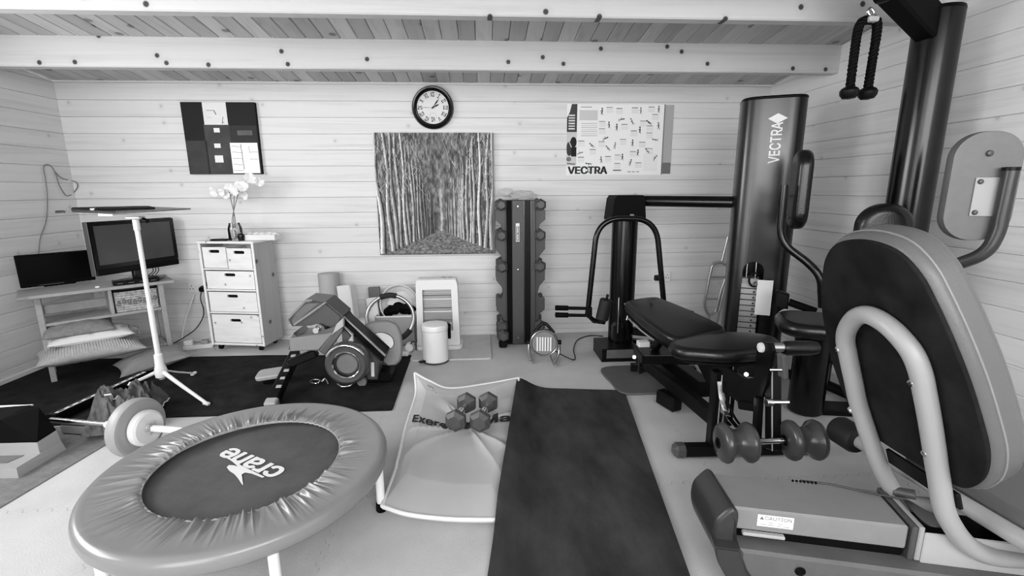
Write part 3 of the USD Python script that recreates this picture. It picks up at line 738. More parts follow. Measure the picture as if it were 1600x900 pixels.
# television
q0, q1 = A([-2.505, 3.18, 0]), A([-2.300, 3.70, 0]); d2 = nrm(q1 - q0); n2_ = np.cross(d2, EZ); w2 = np.linalg.norm(q1 - q0); c2 = (q0 + q1) / 2
tv = Thing('television', 'television with a glossy dark bezel and grey screen behind the music stand', 'television', loc=tuple(c2 + EZ * 0.568))
zb, zt = 0.640, 0.990
tv.part('housing', obox(c2 + EZ * (zb + zt) / 2 - n2_ * 0.022, d2, n2_, EZ, w2, 0.040, zt - zb, 0.008), 'black_gloss')
fr = [(-w2 / 2 + 0.004, zb + 0.045), (w2 / 2 - 0.004, zb + 0.045), (w2 / 2 - 0.004, zt - 0.004), (-w2 / 2 + 0.004, zt - 0.004)]
fi = [(-w2 / 2 + 0.028, zb + 0.068), (w2 / 2 - 0.028, zb + 0.068), (w2 / 2 - 0.028, zt - 0.026), (-w2 / 2 + 0.028, zt - 0.026)]
tv.part('bezel', ext(Polygon(fr, [fi]), 0.008, c2 + n2_ * -0.004, d2, EZ), 'black_gloss', smooth=False)
tv.part('screen', obox(c2 + EZ * (fi[0][1] + fi[2][1]) / 2 - n2_ * 0.001, d2, n2_, EZ, fi[1][0] - fi[0][0], 0.003, fi[2][1] - fi[0][1]), 'screen_grey', smooth=False)
tv.part('speaker_bar', obox(c2 + EZ * (zb + 0.021) + n2_ * 0.001, d2, n2_, EZ, w2 - 0.01, 0.010, 0.040, 0.003), 'black_satin')
for k, w in ((0, 0.009), (1, 0.012)): tv.part('badge', obox(c2 + EZ * (zb + 0.053) + n2_ * 0.0048 + d2 * 0.016 * k, d2, n2_, EZ, w, 0.001, 0.008, 0.0004), 'silver_paint')
tv.part('side_trim', obox(c2 - d2 * (w2 / 2 + 0.002) + EZ * (zb + zt) / 2 - n2_ * 0.018, d2, n2_, EZ, 0.006, 0.044, zt - zb, 0.002), 'grey_plastic')
tv.part('neck', obox(c2 + EZ * 0.612 - n2_ * 0.022, d2, n2_, EZ, 0.09, 0.03, 0.066, 0.004), 'black_gloss')
tv.part('foot', lathe([(0, 0), (0.14, 0), (0.142, 0.005), (0.11, 0.012), (0.03, 0.018), (0, 0.018)], c2 - n2_ * 0.03 + EZ * 0.569, EZ, 36), 'black_gloss')
for k in range(3): tv.part('cable', tube(spline([c2 + d2 * (0.10 + .02 * k) + EZ * 0.66 - n2_ * 0.045, c2 + d2 * (0.12 + .02 * k) + EZ * 0.61 - n2_ * 0.06, c2 + d2 * (0.08 + .03 * k) + EZ * 0.578 - n2_ * 0.07], 20), 0.003, 6), 'cable_dark')
g = SP(0.53, 0.06, 0)
bx = Thing('set_top_box', 'slim black player box with small lights under the television', 'media box', loc=tuple(g + EZ * .568), rz=math.atan2(SE[1], SE[0]))
bx.part('case', box(-0.15, 0.10, -0.055, 0.03, 0.002, 0.030, 0.004), 'black_satin', local=True)
for k in range(4): bx.part('button', box(-0.13 + .06 * k, -0.10 + .06 * k, -0.0565, -0.055, 0.010, 0.016, 0.0005), 'silver_paint', local=True)
single('small_dongle', obox(SP(0.30, 0.02, 0.574), SE, SB, EZ, 0.022, 0.016, 0.012, 0.003), 'white_plastic', 'tiny white gadget on the shelf edge beside the black screen', 'gadget')
# patterned basket
bk = Thing('storage_basket', 'patterned pale storage basket in the right bay of the shelf', 'basket', loc=tuple(SP(0.49, 0.12, 0.384)), rz=math.atan2(SE[1], SE[0]))
wv = []
for k in range(9): wv.append(obox(SP(0.49, 0.022 + 0.0, 0.392 + 0.0155 * k), SE, SB, EZ, 0.232, 0.012, 0.0145, 0.005))
bk.part('woven_front', cat(wv), 'wicker')
bk.part('body', obox(SP(0.49, 0.125, 0.455), SE, SB, EZ, 0.234, 0.195, 0.138, 0.008), 'wicker')
for k in range(8):
    s = 0.392 + 0.028 * k
    zz = 0.445 + 0.006 * ((k * 5) % 3)
    bk.part('dark_motif', ext(Polygon(rrect(0.017, 0.036, 0.007), [rrect(0.007, 0.016 + .004 * (k % 2), 0.003)]), 0.002, SP(s, 0.0145, zz), SE, EZ), 'ink_grey', smooth=False)
bk.part('rim', tube(rounded([SP(0.372, 0.02, 0.528), SP(0.608, 0.02, 0.528), SP(0.608, 0.22, 0.528), SP(0.372, 0.22, 0.528)], 0.02, 5, True), 0.006, 8, True), 'black_satin')
bk.part('contents', obox(SP(0.47, 0.10, 0.533), SE, SB, EZ, 0.13, 0.10, 0.014, 0.005), 'cloth_dark')

def pillow(c, X, Y, N, w, l, th, n=36, seed=0, pinch=0.07, wr=0.006, flat=0.35, ridges=0, sag=0.0):
    """a stuffed cushion with pinched corners; both faces share the seam"""
    X, Y, N = nrm(X), nrm(Y), nrm(N)
    s = np.linspace(-1, 1, n); S, T = np.meshgrid(s, s, indexing='ij')
    inx = 1 - pinch * (1 - T ** 2); iny = 1 - pinch * (1 - S ** 2)
    px_ = S * w / 2 * inx; py_ = T * l / 2 * iny
    h = ((1 - np.abs(S) ** 2.6) * (1 - np.abs(T) ** 2.6)) ** 0.55
    q = np.stack([S * 3 + seed, T * 3, S * 0 + seed * 1.7], -1).reshape(-1, 3)
    ns = fbm(q, 4, seed).reshape(n, n)
    V = []
    for sg, f in ((1, 1.0), (-1, flat * 2 if flat < .5 else 1.0)):
        z = sg * th / 2 * f * h + wr * ns * h * 2 + (ridges and 0.0045 * np.sin(S * ridges) * h * (1 if sg > 0 else 0)) - sag * S ** 2
        V.append(A(c) + px_[..., None] * X + py_[..., None] * Y + z[..., None] * N)
    top = grid(V[0]); bot = grid(V[1]); bot.invert()
    m = cat([top, bot]); m.merge_vertices(); m.fix_normals(); return m
cg = 'cushions stacked on the lower shelf'
CX_, CY_ = nrm(SE * 1.0 + SB * -0.05), nrm(SB)
PB, PM, PT = SP(0.215, -0.03, 0.188), SP(0.225, 0.01, 0.268), SP(0.175, 0.02, 0.325)
single('cushion', pillow(PB, CX_, CY_, EZ, 0.53, 0.34, 0.150, 150, 3, 0.07, 0.010, flat=0.42, ridges=120, sag=0.015), 'cloth_pale', 'pale ribbed corduroy cushion at the bottom of the shelf stack', 'cushion')
cm = Thing('cushion', 'white cushion printed with small dark dashes, middle of the shelf stack', 'cushion', loc=tuple(PM - EZ * .03))
cm.part('cover', pillow(PM, CX_, CY_, EZ, 0.42, 0.30, 0.105, 40, 8, 0.04, 0.008, flat=0.42), 'cloth_white')
for k in range(7): cm.part('fringe', tube(spline([PM + CX_ * 0.19 + CY_ * (.03 * k - .1) + EZ * .01, PM + CX_ * (0.225 + .004 * k) + CY_ * (.03 * k - .11) + EZ * (.022 - .005 * k), PM + CX_ * 0.235 + CY_ * (.03 * k - .13) - EZ * (.01 + .008 * k)], 12), 0.0018, 6), 'cloth_mid')
for k in range(6): cm.part('printed_dash', obox(PM + CX_ * (-0.13 + 0.058 * k) - CY_ * (0.122 - .012 * (k % 2)) + EZ * (0.044 + .006 * (k % 2)), CX_, nrm(CY_ + EZ * .8), nrm(EZ - CY_ * .8), 0.026, 0.010, 0.008, 0.002), 'ink_grey')
single('cushion', pillow(PT, CX_, nrm(CY_ + EZ * .1), nrm(EZ - CY_ * .1), 0.35, 0.26, 0.105, 40, 12, 0.05, 0.008), 'cloth_mid', 'plain mid grey cushion on top of the shelf stack', 'cushion')
single('floor_cushion', pillow(Zp(239, 563, 0.072), nrm((0.72, 0.69, 0.10)), nrm((-0.69, 0.72, 0.06)), nrm((-0.03, -0.12, 1)), 0.40, 0.27, 0.13, 44, 21, 0.12, 0.010), 'satin_grey', 'shiny grey satin cushion lying on the dark carpet beside the shelf', 'cushion')

# ---------------------------------------------------------------- music stand
hb = A([-1.90, 2.74, 0.0])
ms = Thing('music_stand', 'folding music stand with a black desk on a white pole and tripod', 'music stand', loc=tuple(hb))
ms.part('pole', tube([hb + EZ * 0.10, hb + EZ * 0.55, hb + EZ * 0.55, hb + EZ * 1.03], [0.0145, 0.0145, 0.0125, 0.0125], 18), 'white_enamel')
ms.part('joint', cyl(hb + EZ * 0.97, hb + EZ * 1.03, 0.016, 18), 'white_plastic')
ms.part('bracket', obox(hb + EZ * 1.040, (1, 0, 0), (0, 1, 0), EZ, 0.075, 0.05, 0.014, 0.003), 'white_plastic')
ms.part('clamp_knob', cyl(hb + A([0.045, -0.01, 1.03]), hb + A([0.075, -0.02, 1.02]), 0.012, 14), 'black_satin')
ms.part('collar', lathe([(0.013, 0.26), (0.022, 0.25), (0.024, 0.19), (0.034, 0.15), (0.030, 0.115), (0.012, 0.10)], hb, EZ, 24), 'white_enamel')
for k, f in enumerate((Zp(323, 633, 0.006), Zp(303, 586, 0.006), Zp(196, 606, 0.006))):
    w = nrm(f - hb)
    ms.part('leg', tube([hb + w * 0.02 + EZ * 0.145, hb + (f - hb) * 0.5 + EZ * 0.080, f + EZ * 0.012], [0.0125, 0.011, 0.009] if k != 1 else [0.006, 0.006, 0.006], 12), 'white_enamel')
    ms.part('foot', obox(f + EZ * 0.010, w, np.cross(EZ, w), EZ, 0.045, 0.022, 0.018, 0.005), 'white_plastic')
# desk: a dark folding plate seen almost edge-on
def plate(pts, th): return hull([p + EZ * o for p in pts for o in (0, -th)])
ms.part('desk_plate', plate([Dp(112, 330, 2.64), Dp(182, 333, 2.55), Dp(236, 329.5, 2.62), Dp(298, 325.5, 2.74), Dp(240, 323, 2.90), Dp(116, 325, 2.90)], 0.006), 'grey_plastic')
ms.part('folded_leaf', plate([Dp(111, 326.5, 2.68), Dp(170, 325.5, 2.66), Dp(242, 324, 2.72), Dp(232, 321.5, 2.92), Dp(113, 324, 2.90)], 0.010), 'black_matte')
ms.part('lip', plate([Dp(112, 328, 2.62), Dp(180, 331.5, 2.55), Dp(180, 329.5, 2.57), Dp(112, 326.5, 2.64)], 0.010), 'black_satin')
ms.part('page_holder', plate([Dp(86, 331, 2.66), Dp(102, 330, 2.66), Dp(102, 328.5, 2.70), Dp(87, 329, 2.70)], 0.008), 'black_satin')
ms.part('holder_arm', tube([Dp(100, 330, 2.68), Dp(114, 328, 2.70)], 0.004, 8), 'steel_brushed')
ms.part('label_tag', obox(Dp(165, 335, 2.60), EX, EY, EZ, 0.072, 0.004, 0.018, 0.001), 'white_plastic')
ms.part('clip', obox(Dp(145, 326.5, 2.62), EX, EY, EZ, 0.022, 0.012, 0.008, 0.002), 'chrome')

# ---------------------------------------------------------------- drawer cabinet
d0 = A([-2.045, 3.525, 0.0]); dX = nrm((0.985, -0.170, 0)); dYv = nrm((0.170, 0.985, 0))
DWd, DDp, DB, DT = 0.425, 0.235, 0.050, 0.828
def dbx(x0, x1, y0, y1, z0, z1, b=0.003): return obox(d0 + dX * (x0 + x1) / 2 + dYv * (y0 + y1) / 2 + EZ * (z0 + z1) / 2, dX, dYv, EZ, x1 - x0, y1 - y0, z1 - z0, b)
dr = Thing('drawer_cabinet', 'pine drawer cabinet on castors with oval finger holes', 'drawers', loc=tuple(d0), rz=math.atan2(dX[1], dX[0]))
dr.part('side_panel', dbx(0, 0.018, 0, DDp, DB, DT - 0.016), 'pine_wood_z'); dr.part('side_panel', dbx(DWd - 0.018, DWd, 0, DDp, DB, DT - 0.016), 'pine_wood_z')
dr.part('top', dbx(-0.006, DWd + 0.006, -0.008, DDp, DT - 0.016, DT), 'pine_wood_x')
dr.part('front_edge', cat([dbx(0.0, 0.017, -0.003, 0.001, DB, DT - 0.017, 0), dbx(DWd - 0.017, DWd, -0.003, 0.001, DB, DT - 0.017, 0), dbx(0.0, DWd, -0.004, 0.001, DT - 0.017, DT - 0.001, 0)]), 'pine_wood_x')
dr.part('bottom', dbx(0.018, DWd - 0.018, 0, DDp, DB, DB + 0.016), 'pine_wood_x'); dr.part('back', dbx(0.018, DWd - 0.018, DDp - 0.008, DDp, DB, DT - 0.016), 'pine_wood_x')
rows = [(DB + 0.022, 0.290), (0.310, 0.460), (0.480, 0.615), (0.635, 0.790)]
for z0, z1 in rows[:3]: dr.part('shelf', dbx(0.018, DWd - 0.018, 0.0, DDp - .008, z1 + 0.004, z1 + 0.016), 'pine_wood_x')
def drawer(x0, x1, z0, z1, tone='pine_wood_x'):
    w, h = x1 - x0, z1 - z0; cx = (x0 + x1) / 2
    slot = rrect(min(0.085, w * .45), 0.022, 0.0105, 6, 0, h * 0.30)
    ps_ = dr.part('drawer', ext(Polygon(rrect(w, h, 0.002, 2), [slot]), 0.014, d0 + dX * cx + dYv * 0.018 + EZ * (z0 + z1) / 2, dX, EZ), tone, smooth=False)
    dr.part('drawer_box', cat([dbx(x0 + .004, x0 + .012, 0.018, DDp - .02, z0, z1 - .01, 0), dbx(x1 - .012, x1 - .004, 0.018, DDp - .02, z0, z1 - .01, 0), dbx(x0 + .004, x1 - .004, .018, DDp - .02, z0, z0 + .008, 0),
                               dbx(x0 + .004, x1 - .004, DDp - .03, DDp - .02, z0, z1 - .01, 0)]), tone, parent=ps_)
    dr.part('finger_hole', ext(Polygon(rrect(min(0.089, w * .48), 0.026, 0.0125, 6, 0, h * 0.30)), 0.002, d0 + dX * cx + dYv * 0.0215 + EZ * (z0 + z1) / 2, dX, EZ), 'black_matte', parent=ps_, smooth=False)
for z0, z1 in rows[:3]: drawer(0.026, DWd - 0.026, z0, z1 - 0.004)
drawer(0.024, 0.205, 0.635, 0.785); drawer(0.212, 0.398, 0.632, 0.778)
for x in (0.05, DWd - 0.05):
    for y in (0.03, DDp - 0.04):
        c = d0 + dX * x + dYv * y
        cp = dr.part('castor', cyl(c - dX * 0.010 + EZ * 0.030, c + dX * 0.010 + EZ * 0.030, 0.021, 18), 'black_satin')
        dr.part('castor_fork', obox(c + EZ * 0.046, dX, dYv, EZ, 0.032, 0.03, 0.012, 0.002), 'steel_brushed', parent=cp)
# things on the cabinet
vb = d0 + dX * 0.245 + dYv * 0.075 + EZ * DT
vs = Thing('flower_vase', 'clear glass jar vase with thin stems, on the drawer cabinet', 'vase', loc=tuple(vb))
vs.part('glass_jar', lathe([(0, 0.002), (0.044, 0.002), (0.047, 0.02), (0.047, 0.085), (0.043, 0.10), (0.036, 0.118), (0.037, 0.125), (0.034, 0.125), (0.033, 0.117), (0.040, 0.098), (0.044, 0.084), (0.044, 0.022), (0.040, 0.010), (0, 0.010)], vb, EZ, 30), 'glass')
vs.part('pebbles', cat([trimesh.creation.icosphere(1, 0.009).apply_translation(vb + A([0.026 * math.cos(k * 2.4) * (k % 3) / 2, 0.026 * math.sin(k * 2.4) * (k % 3) / 2, 0.018 + 0.004 * k])) for k in range(10)]), 'grey_light_plastic')
fl_ = [(347, 300), (352, 303), (359, 295), (364, 303), (369, 299), (335, 299), (372, 289), (383, 305), (380, 292), (396, 281), (405, 284), (390, 278)]
fc = Thing('orchid_flowers', 'spray of white artificial orchids rising from the glass jar', 'flowers', loc=tuple(vb + EZ * 0.02))
stems = [vb + A([0.0, 0.0, 0.3]), vb + A([-0.02, 0.01, 0.27]), vb + A([0.03, 0.0, 0.31])]
for k, tgt in enumerate(((358, 300), (366, 302), (374, 296))):
    e = Dp(*tgt, vb[1] - 0.01)
    fc.part('stem', tube(spline([vb + A([0.006 * (k - 1), 0, 0.03]), vb + A([0.010 * (1 - k), 0, 0.15]), e], 24), 0.0025, 6), 'stem')
petal2 = smooth_loop([(0, 0), (0.55, 0.35), (0.6, 0.8), (0, 1.0), (-0.6, 0.8), (-0.55, 0.35)], 14)
for k, uv in enumerate(fl_):
    c = Dp(*uv, vb[1] - 0.02 + 0.012 * (k % 4)); sz = 0.026 + 0.006 * (k % 3)
    nn = nrm((rnd.uniform(-.5, .5), -1, rnd.uniform(-.3, .4))); fx, fy, _ = frame(nn)
    ms_ = []
    for a in range(5):
        an = a * 2 * math.pi / 5 + k; r1 = fx * math.cos(an) + fy * math.sin(an); r2_ = np.cross(nn, r1)
        P = [c] + [c + r1 * q_[1] * sz + r2_ * q_[0] * sz * .9 + nn * (0.35 * sz * (q_[1]) ** 2 - 0.2 * sz * q_[0] ** 2) for q_ in petal2[1:]]
        P2 = [p_ - nn * 0.0012 for p_ in P]; n_ = len(P); fcs = [[0, i, i + 1] for i in range(1, n_ - 1)] + [[n_, n_ + i + 1, n_ + i] for i in range(1, n_ - 1)]
        ms_.append(trimesh.Trimesh(A(P + P2), fcs, process=False))
    fc.part('blossom', cat(ms_), 'petal', smooth=60)
tb = d0 + dX * 0.40 + dYv * 0.12 + EZ * DT
ty = Thing('paper_tray', 'pale shallow tray of crumpled tissues on the right of the cabinet top', 'tray', loc=tuple(tb), rz=math.atan2(dX[1], dX[0]) + 0.12)
ty.part('base', box(-0.10, 0.13, -0.05, 0.07, 0.001, 0.006, 0.002), 'white_paint', local=True)
for x0, x1, y0, y1 in ((-0.10, 0.13, -0.052, -0.046), (-0.10, 0.13, 0.066, 0.072), (-0.103, -0.097, -0.052, 0.072), (0.127, 0.133, -0.052, 0.072)):
    ty.part('side', box(x0, x1, y0, y1, 0.001, 0.040, 0.001), 'white_paint', local=True)
for k in range(5):
    m = trimesh.creation.icosphere(3, 0.026 + .004 * (k % 2)); m.vertices *= 1 + 0.7 * fbm(m.vertices * 60 + k * 9, 3)[:, None]; m.vertices[:, 2] *= 0.75
    m.apply_translation((-0.07 + 0.045 * k, 0.01 + .012 * (k % 2), 0.036)); ty.part('tissue', m, 'paper', local=True, smooth=15)
single('white_card', obox(d0 + dX * 0.175 + dYv * 0.12 + EZ * (DT + 0.052), nrm((1, .1, 0)), nrm((-.1, 1, 0)), EZ, 0.045, 0.022, 0.10, 0.003), 'white_plastic', 'small white box standing left of the glass jar', 'box')
single('remote_control', obox(d0 + dX * 0.145 + dYv * 0.035 + EZ * (DT + 0.007), nrm((1, .05, 0)), nrm((-.05, 1, 0)), EZ, 0.115, 0.038, 0.013, 0.004), 'black_satin', 'flat black remote control at the front of the cabinet top', 'remote')
single('dark_pot', lathe([(0, 0), (0.020, 0), (0.024, 0.03), (0.022, 0.042), (0.014, 0.05), (0, 0.05)], d0 + dX * 0.305 + dYv * 0.05 + EZ * (DT + .001), EZ, 20), 'black_gloss', 'little black pot between the glass jar and the tray', 'pot')

# ---------------------------------------------------------------- step bench, board, barbell, garment (lower left)
sb = Thing('step_bench', 'two tier grey foam step with a black padded upper block at the left edge', 'step bench', loc=(-2.3, 2.02, 0.005))
sA, sB = Zp(29, 747, 0.0052), Zp(104, 702, 0.0052)
sP = Zp(62, 708, 0.050); sL = A([-0.75, 0.02, 0])
zP = Dp(62, 691, sP[1])[2]; sQ = Dp(88, 672, sB[1] - 0.012)
tier = [sA, sA + sL, sB + sL, sB]
sb.part('lower_tier', hull([p for p in tier] + [sA * [1, 1, 0] + EZ * .050 + A([-.003, .004, 0]), (sA + sL) * [1, 1, 0] + EZ * .050, (sB + sL) * [1, 1, 0] + EZ * .050, sB * [1, 1, 0] + EZ * .050 + A([-.012, -.004, 0])]), 'grey_light_plastic', smooth=False)
sb.part('tread_pad', hull([q + EZ * o for q in (Zp(38, 712, .050), Zp(10, 724, .050), Zp(10, 724, .050) + sL * .7, Zp(38, 712, .050) + sL * .7) for o in (0, .003)]), 'ink_grey')
sb.part('upper_block', hull([sP, sP + sL, sB * [1, 1, 0] + EZ * .05 + A([-.012, -.004, 0]), sB * [1, 1, 0] + sL + EZ * .05, sP * [1, 1, 0] + EZ * zP, sP * [1, 1, 0] + sL + EZ * zP, sQ, sQ + sL]), 'grey_light_plastic', smooth=False)
sb.part('black_pad', hull([sP * [1, 1, 0] + EZ * zP, sP * [1, 1, 0] + EZ * zP + sL, sQ, sQ + sL, Dp(61, 637, sQ[1]), Dp(70, 648, sQ[1]), Dp(47, 633, sQ[1]), Dp(24, 641, sQ[1] - .01), Dp(0, 653, sP[1] + .05), Dp(0, 653, sP[1] + .05) + sL, Dp(0, 656, sP[1] + .01), Dp(0, 656, sP[1] + .01) + sL]), 'black_matte', smooth=False)
wq = [Zp(47, 633.5, 0.212), Zp(10, 645, 0.212)]
wbx = Thing('white_topped_box', 'white topped grey box standing behind the black step pad', 'box', loc=(-2.5, wq[0][1], 0.005))
y0_, y1_ = wq[1][1] + 0.05, wq[0][1] + 0.01
wbx.part('body', box(-2.99, wq[0][0], y0_, y1_, 0.0085, 0.204, 0.003), 'grey_light_plastic'); wbx.part('top', box(-2.995, wq[0][0] + .004, y0_ - .004, y1_ + .004, 0.204, 0.212, 0.002), 'white_paint')

bl, br_ = Zp(80, 656, 0.137), Zp(286, 673, 0.137); bd = nrm(br_ - bl)
pc = bl + bd * ((Zp(212, 668, 0.137) - bl) @ bd)
bb = Thing('barbell', 'steel barbell loaded with one large and one small pale disc', 'barbell', loc=tuple(pc * [1, 1, 0]))
bb.part('bar', tube([bl, pc + bd * 0.02], 0.0125, 16), 'chrome')
bb.part('sleeve', tube([pc - bd * 0.16, br_], 0.0155, 16), 'white_enamel')
bb.part('large_disc', lathe([(0.016, -0.028), (0.05, -0.030), (0.115, -0.030), (0.127, -0.024), (0.131, -0.010), (0.131, 0.012), (0.126, 0.024), (0.112, 0.030), (0.07, 0.026), (0.016, 0.026)], pc, bd, 56), 'tube_pale')
bb.part('small_disc', lathe([(0.016, 0.0), (0.07, 0.0), (0.079, 0.006), (0.081, 0.018), (0.078, 0.034), (0.068, 0.040), (0.016, 0.036)], pc + bd * 0.028, bd, 48), 'white_plastic')
xx_, yy_, _ = frame(bd)
star = [((0.030 if i % 2 == 0 else 0.018) * math.cos(i * math.pi / 6), (0.030 if i % 2 == 0 else 0.018) * math.sin(i * math.pi / 6)) for i in range(12)]
bb.part('star_collar', ext(star, 0.018, pc + bd * 0.068, xx_, yy_, b=0.003), 'grey_light_plastic')
bb.part('inner_collar', cyl(pc - bd * 0.05, pc - bd * 0.032, 0.026, 20), 'black_satin')

gA, gB = Zp(82, 660, 0.012), Zp(226, 591, 0.012); gd = nrm((gB - gA) * [1, 1, 0]); gn = np.cross(EZ, gd)
rl = Thing('long_rail', 'long black rail with a white dotted strip lying on the dark carpet', 'rail', loc=tuple(gA * [1, 1, 0] + EZ * 0.008), rz=math.atan2(gd[1], gd[0]))
LR = np.linalg.norm((gB - gA)[:2])
rl.part('body', obox((gA + gB) / 2 * [1, 1, 0] + EZ * 0.034, gd, gn, EZ, LR, 0.060, 0.050, 0.004), 'black_satin')
rl.part('strip', obox((gA + gB) / 2 * [1, 1, 0] + EZ * 0.0600 - gn * 0.018, gd, gn, EZ, LR * .96, 0.020, 0.002), 'white_paint')
for k in range(11):
    rl.part('slot_mark', obox(gA * [1, 1, 0] + gd * (0.04 + (LR - .08) * k / 10) + EZ * 0.0615 - gn * 0.018, gd, gn, EZ, 0.018 if k % 3 else .03, 0.009, 0.0012), 'ink', smooth=False)
# crumpled garment over the rail
c4 = [Zp(126, 690, 0.02) * [1, 1, 0], Zp(238, 668, 0.02) * [1, 1, 0], Zp(262, 626, 0.02) * [1, 1, 0], Zp(150, 632, 0.02) * [1, 1, 0]]
n_ = 90
s, t = np.meshgrid(np.linspace(0, 1, n_), np.linspace(0, 1, n_), indexing='ij')
base = (1 - t)[..., None] * ((1 - s)[..., None] * c4[0] + s[..., None] * c4[1]) + t[..., None] * ((1 - s)[..., None] * c4[3] + s[..., None] * c4[2])
q = np.stack([s * 3.2 + 1.5 * t, t * 2.4, s * 0], -1).reshape(-1, 3)
f1 = fbm(q, 2, 31).reshape(n_, n_); f2 = fbm(q * [2.6, 1.2, 1], 3, 37).reshape(n_, n_)
rid = (1 - np.abs(f1) * 5).clip(0, 1) ** 2
ed = np.minimum(np.minimum(s, 1 - s), np.minimum(t, 1 - t)); e_ = np.clip(ed / 0.18, 0, 1) ** 0.6
fold = np.sin((s * 5.2 + t * 2.6 + 4.5 * f1) * np.pi) * 0.5 + np.sin((s * 2.0 - t * 5.0 + 5.0 * f2) * np.pi) * 0.35
base[..., 2] = 0.030 + e_ * (0.070 + 0.040 * fold + 0.05 * f2 + 0.055 * np.sin(t * np.pi * .8))
base[..., 0] += 0.05 * f2; base[..., 1] += 0.05 * f1
gm = Thing('dark_garment', 'crumpled dark grey garment with pale piped edges beside the barbell', 'clothing', loc=tuple(base.reshape(-1, 3).mean(0) * [1, 1, 0]))
gm.part('cloth', slab(base, 0.005), 'cloth_dark', smooth=60)
for nm, path in (('piping', base[:, -1]), ('piping', base[-1, ::1]), ('piping', base[26:58, 30] + [0, 0, .003])):
    gm.part(nm, tube(path[::2] + A([0, 0, 0.002]), 0.0038, 8), 'white_paint')
gm.part('white_tag', obox(Zp(206, 599, 0.115), nrm((1, .25, 0)), nrm((-.25, 1, .3)), nrm((0, -.3, 1)), 0.035, 0.03, 0.004, 0.001), 'paper')
e0, e1 = Zp(96, 680), Zp(146, 683)
gb = Thing('flat_case', 'low dark case with a grey front beneath the barbell bar', 'case', loc=tuple((e0 + e1) / 2), rz=math.atan2((e1 - e0)[1], (e1 - e0)[0]))
Lc = np.linalg.norm(e1 - e0)
gb.part('case', box(-Lc / 2, Lc / 2, 0.004, 0.085, 0.005, 0.058, 0.004), 'black_satin', local=True)
gb.part('front_panel', box(-Lc / 2 + 0.004, Lc / 2 - 0.03, 0.0, 0.004, 0.012, 0.052, 0.001), 'box_grey', local=True)

# ================================================================ TRAMPOLINE
TC = A([-0.843, 1.57, 0.0])
tp = Thing('trampoline', 'round mini trampoline with a puckered grey skirt and dark mesh bed', 'trampoline', loc=tuple(TC))
NA, NRr = 900, 26
th = np.linspace(0, 2 * np.pi, NA, endpoint=False)
prof = [(0.302, 0.236), (0.308, 0.2385), (0.315, 0.238)] + [(0.315 + 0.125 * k / 12, 0.238 + 0.010 * math.sin(k / 12 * 1.5)) for k in range(1, 13)] + [(0.452, 0.2485), (0.463, 0.245), (0.470, 0.238), (0.4735, 0.228), (0.4735, 0.214), (0.470, 0.200), (0.464, 0.190), (0.456, 0.188)]
V = np.zeros((len(prof), NA, 3))
cth = np.stack([np.cos(th), np.sin(th)], -1)
fine = fbm(np.c_[cth * 14, th * 0], 3, 41); med = fbm(np.c_[cth * 6, th * 0 + 3], 3, 43); brk = fbm(np.c_[cth * 3, th * 0 + 9], 2, 47)
for i, (r, z) in enumerate(prof):
    f = np.clip(1 - (r - 0.318) / (0.085 + 0.09 * (brk + .3)), 0, 1) if r > 0.31 else np.ones(NA) * 0.5
    sw = th + 0.05 * (r - 0.3) / 0.15
    wv = 0.5 + 0.5 * np.sin(sw * 74 + 5.0 * med * 6)
    dz = f * (0.0050 * (wv ** 2) + 0.030 * (1 - np.abs(fine) * 4).clip(0, 1) ** 2 * (0.35 + np.abs(med) * 1.6) * (0.4 + 0.6 * f) + 0.012 * fine) if r < 0.452 else np.zeros(NA)
    V[i] = np.stack([TC[0] + r * cth[:, 0], TC[1] + r * cth[:, 1], z + dz], -1)
Vc = np.concatenate([V, V[:, :1]], 1)
m = grid(Vc); m.merge_vertices(); m.fix_normals()
if m.face_normals[(m.triangles_center[:, 2] > 0.235)].mean(0)[2] < 0: m.invert()
tp.part('skirt', m, 'skirt_vinyl', smooth=70)
tp.part('elastic_hem', tube(np.c_[TC[0] + 0.304 * cth[::6, 0], TC[1] + 0.304 * cth[::6, 1], 0.2375 + 0.002 * np.sin(th[::6] * 74)], 0.0032, 6, True), 'tube_pale')
tp.part('bed', lathe([(0, 0.214), (0.30, 0.216), (0.33, 0.219), (0.33, 0.214), (0, 0.209)], TC, EZ, 96), 'tramp_mesh')
tp.part('frame', tube(np.c_[TC[0] + 0.452 * cth[::10, 0], TC[1] + 0.452 * cth[::10, 1], np.full(90, 0.208)], 0.0145, 12, True), 'white_enamel')
for k, (au) in enumerate((4, -58, -120, 122, 64, 184)):
    a = math.radians(au); c = TC + A([math.cos(a), math.sin(a), 0]) * 0.444
    lg = tp.part('leg', cyl(c + EZ * 0.012, c + EZ * 0.20, 0.0155, 20), 'white_enamel')
    tp.part('rubber_foot', lathe([(0, 0.0008), (0.018, 0.0008), (0.020, 0.006), (0.019, 0.034), (0.0155, 0.036)], c, EZ, 20), 'black_matte', parent=lg)
zl = 0.2165
def upx(P, s, o): return [Zp(o[0] + x / s, o[1] + y / s, zl) for x, y in P]
bird = upx([(70, 465), (85, 460), (140, 495), (235, 560), (330, 608), (400, 640), (470, 675), (450, 685), (340, 642), (275, 632), (242, 652), (257, 760), (240, 745), (205, 690), (165, 645), (118, 615), (92, 580), (112, 558), (160, 560), (205, 572), (140, 515), (75, 478)], 6.425, (340, 640))
tp.part('printed_bird', ext([tuple(p[:2]) for p in bird], 0.0006, (0, 0, zl)), 'white_paint', smooth=False)
la, lb, lc_ = upx([(650, 640), (85, 405), (540, 555)], 6.425, (340, 640))
u_ = nrm((lb - la) * [1, 1, 0]); v_ = np.cross(EZ, u_)
wl = np.linalg.norm(lb - la)
